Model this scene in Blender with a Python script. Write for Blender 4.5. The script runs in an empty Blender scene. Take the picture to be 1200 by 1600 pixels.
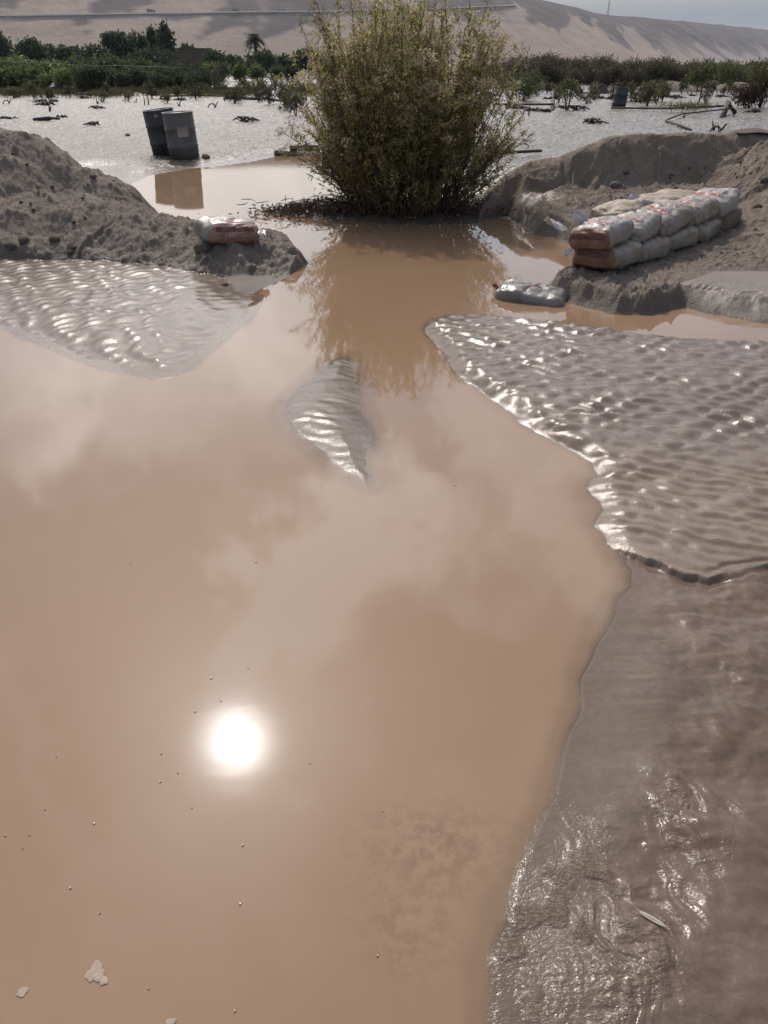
import bpy, bmesh, math, random
import numpy as np
from mathutils import Vector, Matrix, Euler
from mathutils.bvhtree import BVHTree

random.seed(7)
rng = np.random.default_rng(7)
R = math.radians
S = bpy.context.scene
COL = S.collection

# ------------------------------------------------------------------ camera
EYE, PITCH, FOC = 1.65, R(31.2), 1155.0          # eye height, downward pitch, focal length in photo pixels
cd = bpy.data.cameras.new('camera')
cd.sensor_fit = 'VERTICAL'; cd.sensor_height = 36.0; cd.lens = FOC / 1600 * 36
cd.clip_start = 0.05; cd.clip_end = 20000
cam = bpy.data.objects.new('camera', cd); COL.objects.link(cam)
cam.location = (0, 0, EYE); cam.rotation_euler = (R(90) - PITCH, 0, 0)
S.camera = cam

# ------------------------------------------------------------------ world, sun, exposure
SUN_EL, SUN_AZ = R(47.4), R(-16.0)               # azimuth from +Y, negative to the left
sun_dir = Vector((math.sin(SUN_AZ) * math.cos(SUN_EL), math.cos(SUN_AZ) * math.cos(SUN_EL), math.sin(SUN_EL)))
S.view_settings.view_transform = 'Standard'; S.view_settings.look = 'None'
S.view_settings.exposure = 0.0; S.view_settings.gamma = 1.0
sd_ = bpy.data.lights.new('sun', 'SUN'); sd_.energy = 2.6; sd_.angle = R(0.53); sd_.color = (1.0, 0.92, 0.82)
sun = bpy.data.objects.new('sun', sd_); COL.objects.link(sun)
sun.rotation_euler = (-sun_dir).to_track_quat('-Z', 'Y').to_euler(); sun.location = (-5, 20, 25)

CLOUD_SUN, CLOUD_BASE, HORIZON, AUREOLE = 33.0, 5.0, (0.86, 1.26, 1.72, 1), 320.0
# bright banks and gaps of cloud: azimuth, elevation, angular radius, weight
CLOUDS = [(-11, 41, 4, .5), (-7, 38, 4, .5), (0, 35, 10, .55), (-8, 35, 6, .5), (-13, 43.5, 4, .7), (-17, 46, 5, .6), (-24, 24, 9, .35), (-10, 15, 10, .45), (12, 24, 6, .5), (16, 31, 6, .4), (-28, 20, 7, .4),
          (-24, 32, 12, -.7), (1, 24, 6, -.5), (10, 41, 11, -.6), (-26, 40, 9, -.6), (-6, 28, 6, -.3)]
W = bpy.data.worlds.new('World'); S.world = W; W.use_nodes = True
wn, wl = W.node_tree.nodes, W.node_tree.links
wn.clear()
def N(nodes, t, **kw):
    n = nodes.new(t)
    for k, v in kw.items():
        if k in n.inputs.keys() if isinstance(k, str) else False: n.inputs[k].default_value = v
        else: setattr(n, k, v)
    return n
wo = N(wn, 'ShaderNodeOutputWorld')
bg = N(wn, 'ShaderNodeBackground'); bg.inputs['Strength'].default_value = 0.135
sky = N(wn, 'ShaderNodeTexSky'); sky.sky_type = 'NISHITA'; sky.sun_disc = False
sky.sun_elevation = SUN_EL; sky.sun_rotation = SUN_AZ; sky.dust_density = 2.5; sky.air_density = 1.0
tc = N(wn, 'ShaderNodeTexCoord')
def wmath(op, a, b=None, c=None):
    n = N(wn, 'ShaderNodeMath', operation=op)
    for i, v in enumerate((a, b, c)):
        if v is None: continue
        if isinstance(v, (int, float)): n.inputs[i].default_value = v
        else: wl.new(v, n.inputs[i])
    return n.outputs[0]
# clouds: broken thin cloud with a few bright banks, lit through near the sun, hazy towards the horizon
def vmath(op, a, b=None):
    n = N(wn, 'ShaderNodeVectorMath', operation=op)
    for i, v in enumerate((a, b)):
        if v is None: continue
        if isinstance(v, (tuple, Vector)): n.inputs[i].default_value = v
        else: wl.new(v, n.inputs[i])
    return n
def wrange(v, a, b, c, d):
    n = N(wn, 'ShaderNodeMapRange'); n.interpolation_type = 'SMOOTHSTEP'; wl.new(v, n.inputs[0])
    for i, q in enumerate((a, b, c, d)): n.inputs[i + 1].default_value = q
    return n.outputs[0]
view = tc.outputs['Generated']
wnz = N(wn, 'ShaderNodeTexNoise'); wnz.inputs['Scale'].default_value = 4.5; wnz.inputs['Detail'].default_value = 9; wnz.inputs['Roughness'].default_value = 0.62; wl.new(view, wnz.inputs['Vector'])
off = vmath('SUBTRACT', wnz.outputs['Color'], (0.5, 0.5, 0.5)); offs = N(wn, 'ShaderNodeVectorMath', operation='SCALE'); wl.new(off.outputs[0], offs.inputs[0]); offs.inputs['Scale'].default_value = 0.62
vw = vmath('NORMALIZE', vmath('ADD', view, offs.outputs[0]).outputs[0]).outputs[0]
def sky_dir(az, el): return (math.sin(R(az)) * math.cos(R(el)), math.cos(R(az)) * math.cos(R(el)), math.sin(R(el)))
cn = N(wn, 'ShaderNodeTexNoise'); cn.inputs['Scale'].default_value = 2.6; cn.inputs['Detail'].default_value = 6; cn.inputs['Roughness'].default_value = 0.5
wl.new(vw, cn.inputs['Vector'])
dens = wrange(cn.outputs['Fac'], 0.38, 0.70, 0.0, 0.62)
for az, el, rad, wgt in CLOUDS:
    dd = vmath('DOT_PRODUCT', vw, sky_dir(az, el)).outputs['Value']
    dens = wmath('ADD', dens, wrange(dd, math.cos(R(rad)), 1.0, 0.0, wgt))
dens = wmath('MINIMUM', wmath('MAXIMUM', dens, 0.0), 1.0)
dt = vmath('DOT_PRODUCT', view, sun_dir)
nearsun = wmath('POWER', wmath('MAXIMUM', dt.outputs['Value'], 0.0), 6.0)
cbr = wmath('MULTIPLY_ADD', nearsun, CLOUD_SUN, CLOUD_BASE)
ccol = N(wn, 'ShaderNodeVectorMath', operation='SCALE'); ccol.inputs[0].default_value = (1.0, 0.96, 0.94); wl.new(cbr, ccol.inputs['Scale'])
mixc = N(wn, 'ShaderNodeMix', data_type='RGBA'); wl.new(dens, mixc.inputs['Factor']); wl.new(sky.outputs[0], mixc.inputs['A']); wl.new(ccol.outputs[0], mixc.inputs['B'])
sep = N(wn, 'ShaderNodeSeparateXYZ'); wl.new(view, sep.inputs[0])
low_ = wrange(sep.outputs['Z'], 0.03, 0.11, 1.0, 0.0)
mixh = N(wn, 'ShaderNodeMix', data_type='RGBA'); wl.new(low_, mixh.inputs['Factor']); wl.new(mixc.outputs['Result'], mixh.inputs['A']); mixh.inputs['B'].default_value = HORIZON
aur = wmath('ADD', wmath('MULTIPLY', wmath('POWER', wmath('MAXIMUM', dt.outputs['Value'], 0.0), 1500.0), AUREOLE), wmath('MULTIPLY', wmath('POWER', wmath('MAXIMUM', dt.outputs['Value'], 0.0), 110.0), AUREOLE * .085))
addv = vmath('ADD', mixh.outputs['Result']); wl.new(aur, addv.inputs[1])
wl.new(addv.outputs[0], bg.inputs['Color']); wl.new(bg.outputs[0], wo.inputs[0])

# ------------------------------------------------------------------ helpers
CP, SP = math.cos(PITCH), math.sin(PITCH)
def G(px, py, z=0.0):
    """point of the plane z that the photo shows at pixel (px, py)"""
    dx, dy = (px - 600) / FOC, (800 - py) / FOC
    d = Vector((dx, CP + dy * SP, -SP + dy * CP))
    return Vector((0, 0, EYE)) + d * ((z - EYE) / d.z)
def AT(px, py, dist):
    """point at horizontal distance dist along the ray of pixel (px, py)"""
    dx, dy = (px - 600) / FOC, (800 - py) / FOC
    d = Vector((dx, CP + dy * SP, -SP + dy * CP))
    return Vector((0, 0, EYE)) + d * (dist / d.y)

def smooth(t):
    t = np.clip(t, 0, 1); return t * t * (3 - 2 * t)

def _hash(ix, iy, seed):
    h = (ix.astype(np.int64) * 374761393 + iy.astype(np.int64) * 668265263 + seed * 982451653) & 0xFFFFFFFF
    h = ((h ^ (h >> 13)) * 1274126177) & 0xFFFFFFFF
    h = (h ^ (h >> 16)) & 0xFFFFFFFF
    return h / 4294967295.0
def vnoise(x, y, seed=0):
    """gradient noise, about -1..1"""
    x0, y0 = np.floor(x), np.floor(y); fx, fy = x - x0, y - y0
    ux = fx * fx * fx * (fx * (fx * 6 - 15) + 10); uy = fy * fy * fy * (fy * (fy * 6 - 15) + 10)
    def g(i, j):
        a = _hash(x0 + i, y0 + j, seed) * 2 * np.pi
        return np.cos(a) * (fx - i) + np.sin(a) * (fy - j)
    return 1.5 * ((g(0, 0) * (1 - ux) + g(1, 0) * ux) * (1 - uy) + (g(0, 1) * (1 - ux) + g(1, 1) * ux) * uy)
def fbm(x, y, oct=4, seed=0, gain=0.5, lac=2.03):
    s, a, t = 0, 1.0, 0
    for o in range(oct):
        s = s + a * vnoise(x, y, seed + o * 17); t += a; a *= gain; x = x * lac; y = y * lac
    return s / t
def ridged(x, y, oct=4, seed=0):
    s, a, t = 0, 1.0, 0
    for o in range(oct):
        s = s + a * (1 - 2 * np.abs(vnoise(x, y, seed + o * 13))); t += a; a *= 0.5; x = x * 2.1; y = y * 2.1
    return s / t
def sdf(X, Y, poly):
    """signed distance to a polygon of ground points, positive inside"""
    P = np.array([(p[0], p[1]) for p in poly]); Q = np.roll(P, -1, 0)
    d = np.full(X.shape, 1e18); ins = np.zeros(X.shape, bool)
    for (ax, ay), (bx, by) in zip(P, Q):
        ex, ey = bx - ax, by - ay; wx, wy = X - ax, Y - ay
        t = np.clip((wx * ex + wy * ey) / (ex * ex + ey * ey + 1e-12), 0, 1)
        d = np.minimum(d, (wx - ex * t) ** 2 + (wy - ey * t) ** 2)
        c = ((ay <= Y) & (by > Y)) | ((by <= Y) & (ay > Y))
        xi = ax + (Y - ay) / (by - ay + 1e-18) * ex
        ins ^= c & (X < xi)
    d = np.sqrt(d); return np.where(ins, d, -d)
def ridge_dist(X, Y, line):
    """distance to a crest polyline and the crest height there"""
    bd = np.full(X.shape, 1e18); bh = np.zeros(X.shape); bs = np.zeros(X.shape); acc = 0.0
    for (ax, ay, ah), (bx, by, bh_) in zip(line[:-1], line[1:]):
        ex, ey = bx - ax, by - ay; L = math.hypot(ex, ey)
        t = np.clip(((X - ax) * ex + (Y - ay) * ey) / (L * L), 0, 1)
        d = (X - ax - ex * t) ** 2 + (Y - ay - ey * t) ** 2
        side = np.sign(ex * (Y - ay) - ey * (X - ax))
        m = d < bd
        bd = np.where(m, d, bd); bh = np.where(m, ah + (bh_ - ah) * t, bh); bs = np.where(m, acc + L * t, bs)
        acc += L
    return np.sqrt(bd), bh, bs

def mesh_from(name, V, F, mats=(), midx=None, attrs=None, smooth_=True, colors=None):
    me = bpy.data.meshes.new(name)
    V = np.asarray(V, np.float32); F = np.asarray(F, np.int32); n, k = F.shape
    me.vertices.add(len(V)); me.vertices.foreach_set('co', V.ravel())
    me.loops.add(n * k); me.loops.foreach_set('vertex_index', F.ravel())
    me.polygons.add(n); me.polygons.foreach_set('loop_start', np.arange(0, n * k, k, dtype=np.int32))
    me.polygons.foreach_set('loop_total', np.full(n, k, np.int32))
    for m in mats: me.materials.append(m)
    if midx is not None: me.polygons.foreach_set('material_index', np.asarray(midx, np.int32))
    me.polygons.foreach_set('use_smooth', np.full(n, bool(smooth_)))
    for an, (dom, typ, arr) in (attrs or {}).items():
        a = me.attributes.new(an, typ, dom)
        if typ == 'FLOAT': a.data.foreach_set('value', np.asarray(arr, np.float32).ravel())
        elif typ == 'FLOAT_COLOR': a.data.foreach_set('color', np.asarray(arr, np.float32).ravel())
    me.update(calc_edges=True); me.validate()
    return me
def put(name, me, parent=None, kind=None, label=None, cat=None, group=None, loc=None, rot=None):
    o = bpy.data.objects.new(name, me); COL.objects.link(o)
    if parent: o.parent = parent
    if loc is not None: o.location = loc
    if rot is not None: o.rotation_euler = rot
    if kind: o['kind'] = kind
    if label: o['label'] = label
    if cat: o['category'] = cat
    if group: o['group'] = group
    return o
def thing(name, label, cat, loc=(0, 0, 0), rot=(0, 0, 0), group=None):
    return put(name, None, None, None, label, cat, group, loc, rot)
def copy_tree(o, parent=None):
    c = o.copy(); COL.objects.link(c)
    if parent: c.parent = parent; c.matrix_parent_inverse = o.matrix_parent_inverse
    for ch in list(o.children): copy_tree(ch, c)
    return c

class MB:
    """collects tubes, lathes, leaves ... into one mesh"""
    def __init__(s): s.V = []; s.F4 = []; s.n = 0; s.M = []; s.C = []
    def add(s, V, F, m=0, col=None):
        V = np.asarray(V, float); F = np.asarray(F, int)
        if F.shape[1] == 3: F = np.concatenate([F, F[:, 2:3]], 1)
        s.V.append(V); s.F4.append(F + s.n); s.M.append(np.full(len(F), m)); s.n += len(V)
        s.C.append(np.tile(np.array(col if col is not None else (1, 1, 1, 1), float)[None, :], (len(F), 1)) if np.ndim(col) != 2 else col)
    def tube(s, pts, rad, n=6, m=0, col=None, cap=True):
        P = np.array(pts, float); k = len(P); rad = np.broadcast_to(np.asarray(rad, float), (k,))
        T = np.gradient(P, axis=0); T /= np.linalg.norm(T, axis=1)[:, None] + 1e-12
        up = np.array([0, 0, 1.0]) if abs(T[0][2]) < 0.9 else np.array([1.0, 0, 0])
        V = []
        for i in range(k):
            a = np.cross(T[i], up); a /= np.linalg.norm(a) + 1e-12; b = np.cross(a, T[i])
            th = np.arange(n) * 2 * np.pi / n
            V.append(P[i] + rad[i] * (np.cos(th)[:, None] * a + np.sin(th)[:, None] * b))
        V = np.concatenate(V); F = []
        for i in range(k - 1):
            for j in range(n):
                F.append((i * n + j, i * n + (j + 1) % n, (i + 1) * n + (j + 1) % n, (i + 1) * n + j))
        if cap:
            V = np.concatenate([V, P[:1], P[-1:]]); c0, c1 = k * n, k * n + 1
            for j in range(n):
                F.append((c0, (j + 1) % n, j, j)); F.append((c1, (k - 1) * n + j, (k - 1) * n + (j + 1) % n, (k - 1) * n + (j + 1) % n))
        s.add(V, F, m, col)
    def lathe(s, prof, n=32, m=0, col=None):
        k = len(prof); th = np.arange(n) * 2 * np.pi / n
        V = np.concatenate([np.stack([r * np.cos(th), r * np.sin(th), np.full(n, z)], 1) for r, z in prof])
        F = [(i * n + j, i * n + (j + 1) % n, (i + 1) * n + (j + 1) % n, (i + 1) * n + j) for i in range(k - 1) for j in range(n)]
        s.add(V, F, m, col)
    def box(s, c, h, rot=None, m=0, col=None):
        q = np.array([(x, y, z) for x in (-1, 1) for y in (-1, 1) for z in (-1, 1)], float) * np.array(h)
        if rot is not None: q = q @ np.array(Euler(rot).to_matrix()).T
        s.add(q + np.array(c), [(0, 1, 3, 2), (4, 6, 7, 5), (0, 4, 5, 1), (2, 3, 7, 6), (0, 2, 6, 4), (1, 5, 7, 3)], m, col)
    def quads(s, C, A, B, m=0, col=None):
        """leaf shaped diamonds: centre, half length vector, half width vector (n x 3 each)"""
        n = len(C); V = np.empty((n, 4, 3)); V[:, 0] = C - A; V[:, 1] = C - 0.12 * A + B; V[:, 2] = C + A; V[:, 3] = C - 0.12 * A - B
        F = np.arange(n * 4).reshape(n, 4); s.add(V.reshape(-1, 3), F, m, col)
    def mesh(s, name, mats, smooth_=True, color=False):
        V = np.concatenate(s.V); F = np.concatenate(s.F4)
        att = {'col': ('FACE', 'FLOAT_COLOR', np.concatenate(s.C))} if color else None
        tri = F[:, 2] == F[:, 3]
        me = bpy.data.meshes.new(name)
        me.vertices.add(len(V)); me.vertices.foreach_set('co', V.astype(np.float32).ravel())
        lt = np.where(tri, 3, 4).astype(np.int32); ls = np.concatenate([[0], np.cumsum(lt)[:-1]]).astype(np.int32)
        keep = np.ones(F.shape, bool); keep[tri, 3] = False
        me.loops.add(int(lt.sum())); me.loops.foreach_set('vertex_index', F[keep].astype(np.int32))
        me.polygons.add(len(F)); me.polygons.foreach_set('loop_start', ls); me.polygons.foreach_set('loop_total', lt)
        for m in mats: me.materials.append(m)
        me.polygons.foreach_set('material_index', np.concatenate(s.M).astype(np.int32))
        me.polygons.foreach_set('use_smooth', np.full(len(F), bool(smooth_)))
        if att:
            a = me.attributes.new('col', 'FLOAT_COLOR', 'FACE'); a.data.foreach_set('color', np.concatenate(s.C).astype(np.float32).ravel())
        me.update(calc_edges=True); me.validate()
        return me

# ------------------------------------------------------------------ materials
class Mat:
    def __init__(s, name):
        s.m = bpy.data.materials.new(name); s.m.use_nodes = True; s.t = s.m.node_tree; s.n = s.t.nodes; s.l = s.t.links
        s.b = s.n['Principled BSDF']; s.o = s.n['Material Output']
    def node(s, t, **kw):
        n = s.n.new(t)
        for k, v in kw.items(): setattr(n, k, v)
        return n
    def link(s, a, b): s.l.new(a, b)
    def val(s, sock, v):
        if isinstance(v, (int, float, tuple)): sock.default_value = v
        else: s.l.new(v, sock)
    def math(s, op, a, b=None, c=None):
        n = s.node('ShaderNodeMath', operation=op)
        for i, v in enumerate((a, b, c)):
            if v is not None: s.val(n.inputs[i], v)
        return n.outputs[0]
    def noise(s, scale, detail=4, rough=0.5, vec=None, dist=0.0):
        n = s.node('ShaderNodeTexNoise'); n.inputs['Scale'].default_value = scale; n.inputs['Detail'].default_value = detail
        n.inputs['Roughness'].default_value = rough; n.inputs['Distortion'].default_value = dist
        if vec is None:
            if not hasattr(s, 'tc'): s.tc = s.node('ShaderNodeTexCoord')
            vec = s.tc.outputs['Object']
        s.l.new(vec, n.inputs['Vector']); return n.outputs['Fac']
    def mapping(s, scale=(1, 1, 1), rot=(0, 0, 0), loc=(0, 0, 0)):
        if not hasattr(s, 'tc'): s.tc = s.node('ShaderNodeTexCoord')
        m = s.node('ShaderNodeMapping'); m.inputs['Scale'].default_value = scale; m.inputs['Rotation'].default_value = rot
        m.inputs['Location'].default_value = loc
        s.l.new(s.tc.outputs['Object'], m.inputs[0]); return m.outputs[0]
    def range(s, v, a, b, c, d, smoothstep=False):
        n = s.node('ShaderNodeMapRange')
        if smoothstep: n.interpolation_type = 'SMOOTHSTEP'
        s.val(n.inputs[0], v)
        for i, q in enumerate((a, b, c, d)): n.inputs[i + 1].default_value = q
        return n.outputs[0]
    def mix(s, f, a, b):
        n = s.node('ShaderNodeMix', data_type='RGBA'); s.val(n.inputs['Factor'], f)
        s.val(n.inputs['A'], a); s.val(n.inputs['B'], b); return n.outputs['Result']
    def scale(s, col, f):
        n = s.node('ShaderNodeVectorMath', operation='SCALE'); s.val(n.inputs[0], col[:3] if isinstance(col, tuple) else col); s.val(n.inputs['Scale'], f); return n.outputs[0]
    def attr(s, name):
        n = s.node('ShaderNodeAttribute', attribute_name=name); return n
    def bump(s, h, strength, dist, prev=None):
        n = s.node('ShaderNodeBump'); n.inputs['Strength'].default_value = strength; n.inputs['Distance'].default_value = dist
        s.l.new(h, n.inputs['Height'])
        if prev is not None: s.l.new(prev, n.inputs['Normal'])
        return n.outputs[0]
    def set(s, **kw):
        names = {'color': 'Base Color', 'rough': 'Roughness', 'metal': 'Metallic', 'normal': 'Normal', 'spec': 'Specular IOR Level', 'ior': 'IOR',
                 'coat': 'Coat Weight', 'coatr': 'Coat Roughness'}
        for k, v in kw.items(): s.val(s.b.inputs[names[k]], v)
        return s.m

def mud_material():
    M = Mat('wet_mud')
    col = M.attr('col').outputs['Color']; wet = M.attr('wet').outputs['Fac']
    n1 = M.noise(2.3, 6, 0.6); n2 = M.noise(38, 5, 0.65)
    f = M.math('MULTIPLY', M.range(n1, 0.3, 0.7, 0.86, 1.14), M.range(n2, 0.25, 0.75, 0.84, 1.16))
    c = M.scale(col, f)
    nr = M.noise(9, 4, 0.6)
    glt = M.attr('glint').outputs['Fac']; lmp = M.attr('lump').outputs['Fac']
    rw = M.range(nr, 0.3, 0.7, 0.09, 0.20)
    dry = M.math('MAXIMUM', M.math('SUBTRACT', 1.06, wet), 0.0)
    rough = M.math('ADD', M.math('MULTIPLY', rw, M.math('MINIMUM', wet, 1.0)), M.math('MULTIPLY', dry, 0.88))
    fine = M.noise(55, 6, 0.62); grain = M.noise(260, 3, 0.6); mid = M.noise(15, 6, 0.65); lumps = M.noise(4.2, 6, 0.62, vec=M.mapping(scale=(1, 0.8, 1)))
    spark = M.noise(105, 3, 0.6, vec=M.mapping(scale=(0.8, 1.2, 1)), dist=0.6)
    b0 = M.bump(M.math('MULTIPLY', lumps, lmp), 1.0, 0.16)
    b0 = M.bump(M.math('MULTIPLY', mid, M.math('MULTIPLY', dry, dry)), 0.6, 0.07, b0)
    b1 = M.bump(M.math('MULTIPLY', fine, dry), 0.8, 0.03, b0)
    b1 = M.bump(M.math('MULTIPLY', spark, glt), 1.0, 0.0085, b1)
    b2 = M.bump(M.math('MULTIPLY', grain, dry), 0.6, 0.006, b1)
    return M.set(color=c, rough=rough, normal=b2, ior=1.34)

def water_material():
    M = Mat('muddy_water')
    dep = M.attr('depth').outputs['Fac']
    n1 = M.noise(0.55, 4, 0.5); n2 = M.noise(2.2, 5, 0.55, vec=M.mapping(scale=(1, 0.6, 1)))
    spots = M.attr('spots').outputs['Fac']
    c = M.mix(M.range(n1, 0.35, 0.65, 0, 1), (0.228, 0.146, 0.088, 1), (0.250, 0.165, 0.105, 1))
    c = M.mix(M.math('MULTIPLY', spots, M.range(M.noise(26, 5, 0.65), 0.42, 0.6, 0, 1, True)), c, (0.16, 0.10, 0.062, 1))
    dif = M.node('ShaderNodeBsdfDiffuse'); M.link(c, dif.inputs['Color'])
    tr = M.node('ShaderNodeBsdfTransparent')
    al = M.math('SUBTRACT', 1.0, M.math('POWER', 2.718, M.math('MULTIPLY', dep, -380.0)))
    mx = M.node('ShaderNodeMixShader'); M.link(al, mx.inputs[0]); M.link(tr.outputs[0], mx.inputs[1]); M.link(dif.outputs[0], mx.inputs[2])
    gl = M.node('ShaderNodeBsdfGlossy'); gl.inputs['Roughness'].default_value = 0.034; gl.inputs['Color'].default_value = (1, 1, 1, 1)
    h = M.noise(7, 3, 0.5, vec=M.mapping(scale=(0.5, 1.4, 1)))
    b = M.bump(h, 0.05, 0.004)
    M.link(b, gl.inputs['Normal'])
    fr = M.node('ShaderNodeFresnel'); fr.inputs['IOR'].default_value = 1.333; M.link(b, fr.inputs['Normal'])
    mg = M.node('ShaderNodeMixShader'); M.link(fr.outputs[0], mg.inputs[0]); M.link(mx.outputs[0], mg.inputs[1]); M.link(gl.outputs[0], mg.inputs[2])
    M.link(mg.outputs[0], M.o.inputs['Surface'])
    return M.m
MUD = mud_material(); WATER = water_material()

# ------------------------------------------------------------------ the ground: one height field
QL = 1.0                                        # mesh density
dep = np.radians(np.concatenate([np.linspace(78, 4.0, int(980 * QL)), np.linspace(3.95, 1.6, int(110 * QL))]))
rows = EYE / np.tan(dep); rows = np.sort(np.concatenate([rows[(rows < 6.2) | (rows > 11.6)], np.arange(6.2, 11.6, .021), np.geomspace(62, 1250, 60)]))
us = np.concatenate([np.linspace(-1.15, -0.56, 60)[:-1], np.linspace(-0.56, 0.56, int(900 * QL)), np.linspace(0.56, 1.15, 60)[1:]])
YY, UU = np.meshgrid(rows, us, indexing='ij')
XX = UU * (YY + 1.0)
wx = XX + 0.05 * vnoise(XX * 2.2, YY * 2.2, 3) + 0.015 * vnoise(XX * 9, YY * 9, 4)
wy = YY + 0.05 * vnoise(XX * 2.2, YY * 2.2, 5) + 0.015 * vnoise(XX * 9, YY * 9, 6)
def poly(pts): return [G(*p) if not isinstance(p, Vector) else p for p in pts]
def V2(x, y): return Vector((x, y, 0))

def edge(sd, w): return smooth(sd / w)
BED = -0.30
def below(sd): return BED * smooth(-sd / 0.5)

# far silt flat
flat_poly = [V2(-1500, 1300), V2(-1500, 3), V2(-9, 8.2), V2(-5.2, 10.4)] + poly([(150, 262), (196, 294), (205, 287), (232, 275), (300, 263), (330, 262), (400, 252), (440, 243), (485, 243), (500, 239)]) \
    + [V2(0.3, 15.6), V2(1.6, 14.6), V2(3.0, 12.2), V2(4.5, 11.6), V2(9, 11.0), V2(14, 7), V2(1500, 3), V2(1500, 1300)]
sd_flat = sdf(wx, wy, flat_poly)
lump = fbm(XX * 1.1, YY * 1.1, 4, 21); fine_l = fbm(XX * 3.4, YY * 2.6, 4, 22); rg = ridged(XX * 2.0, YY * 1.4, 3, 23)
nearf = np.clip(1.5 - YY / 60, 0.15, 1)
h_flat = np.where(sd_flat > 0, 0.05 * edge(sd_flat, 0.8) + edge(sd_flat, 1.0) * (0.035 * lump + 0.040 * fine_l + 0.022 * rg + 0.018 * fbm(XX * 8, YY * 5, 3, 24)) * nearf, below(sd_flat))
h_flat = h_flat + np.where(YY > 60, (YY - 60) * 0.0012, 0)

# left mud bar
barL = poly([(-260, 480), (-60, 500), (0, 516), (80, 545), (160, 576), (232, 593), (262, 588), (292, 579), (340, 545), (385, 503), (405, 470), (398, 448), (380, 425), (250, 405), (100, 385), (-260, 375)])
sd_barL = sdf(wx, wy, barL)
cxr, cyr = XX + 0.06 * vnoise(XX * 3, YY * 3, 31), YY + 0.10 * vnoise(XX * 2.6, YY * 2.6, 32)
rb = np.sin(2 * np.pi * (cyr * 0.80 - cxr * 0.55) / 0.125 + 2.2 * vnoise(XX * 4, YY * 4, 33))
rb2 = np.sin(2 * np.pi * (cyr * 0.55 + cxr * 0.9) / 0.19 + 1.5 * vnoise(XX * 3, YY * 3, 34))
ripL = 0.0048 * rb * (0.55 + 0.45 * rb2) + 0.0045 * rb2 + 0.008 * fbm(XX * 5, YY * 5, 3, 35)
calm = smooth((XX - G(240, 470).x) / 0.7)
h_barL = np.where(sd_barL > 0, 0.042 * edge(sd_barL, 0.55) + edge(sd_barL, 0.22) * ripL * (1 - 0.75 * calm) - 0.002, below(sd_barL))

# left earth mound and its tongue
tongue = poly([(-400, 425), (0, 412), (100, 413), (180, 418), (250, 424), (330, 440), (372, 462), (398, 458), (432, 440), (484, 412), (470, 400), (452, 391)]) \
    + [V2(-1.25, 7.95), V2(-1.85, 8.5), V2(-2.5, 9.2), V2(-3.2, 10.2), V2(-4.6, 11.0), V2(-9, 11.4), V2(-12, 9)]
sd_m = sdf(wx, wy, tongue)
ridge1 = [(*AT(-420, 215, 9.4).xy, 1.1), (*AT(-100, 208, 9.4).xy, 1.02), (*AT(35, 200, 9.3).xy, AT(35, 204, 9.3).z), (*AT(80, 224, 9.3).xy, AT(80, 228, 9.3).z), (*AT(118, 258, 9.3).xy, AT(118, 262, 9.3).z)]
ridge2 = [(*AT(-300, 305, 8.3).xy, .45), (*AT(0, 300, 8.4).xy, .45), (*AT(110, 296, 8.4).xy, .43), (*AT(200, 312, 8.3).xy, .33), (*AT(300, 342, 7.9).xy, .23), (*AT(400, 370, 7.5).xy, .22), (*AT(440, 385, 7.4).xy, .16), (*AT(484, 409, 7.35).xy, .06)]
d1, c1, s1 = ridge_dist(wx, wy, ridge1); d2, c2, s2 = ridge_dist(wx, wy, ridge2)
def rcone(c, d, slope, r): return c - slope * (np.sqrt(d * d + r * r) - r)
m1 = rcone(c1, d1, 0.74, 0.32); m2 = rcone(c2, d2, 0.42, 0.25)
h_m = np.maximum(m1, m2) + 0.10 * np.exp(-((m1 - m2) / 0.12) ** 2) * 0.3
lumps = fbm(XX * 2.2, YY * 2.2, 5, 41); clod = np.maximum(0, fbm(XX * 8, YY * 8, 3, 42) - 0.05)
h_m = h_m + 0.07 * lumps + 0.07 * fbm(XX * 1.3 + 5, YY * 1.6, 3, 46) + 0.05 * ridged(XX * 2.4, YY * 2.0, 3, 47) * smooth((9.0 - YY) / .8) + 0.07 * clod + 0.035 * np.maximum(0, fbm(XX * 16, YY * 16, 3, 45) - .08) + 0.018 * fbm(XX * 22, YY * 22, 3, 43)
scarpn = 0.10 + 0.05 * vnoise(XX * 3, YY * 3, 44)
h_m = np.where(sd_m > 0, np.minimum(h_m, 0.01 + sd_m * 1.6 + 0.05 * np.abs(lumps)) * 1.0, below(sd_m))
h_m = np.where(sd_m > 0, np.maximum(h_m, 0.015 * edge(sd_m, 0.2)), h_m)

# right earth bank
bank = poly([(745, 345), (790, 338), (812, 352), (835, 366), (868, 372), (890, 383), (902, 402), (905, 422), (872, 438), (852, 452), (862, 463), (905, 476), (960, 491), (1010, 490), (1045, 484), (1075, 480), (1115, 492), (1150, 497), (1185, 503), (1290, 512)]) \
    + [V2(6.0, 5.6), V2(12, 6), V2(12, 14.2), V2(5, 14.0), V2(3.2, 13.8), V2(2.0, 13.0), V2(1.3, 11.4)]
sd_b = sdf(wx, wy, bank)
def AZ(px, py, D): a = AT(px, py, D); return (a.x, a.y, a.z)
crest = [AZ(745, 305, 10.6), AZ(790, 272, 10.6), AZ(830, 254, 10.5), AZ(890, 238, 10.5), AZ(950, 213, 10.5), AZ(1050, 207, 10.6), AZ(1200, 208, 10.6), AZ(1330, 215, 10.0), AZ(1420, 260, 8.4), AZ(1460, 330, 7.2)]
dcr, ccr, scr = ridge_dist(XX + .6 * (wx - XX), YY + .6 * (wy - YY), crest); ccr = ccr + 0.03 * fbm(XX * 2.2, YY * .5, 3, 58)
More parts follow.
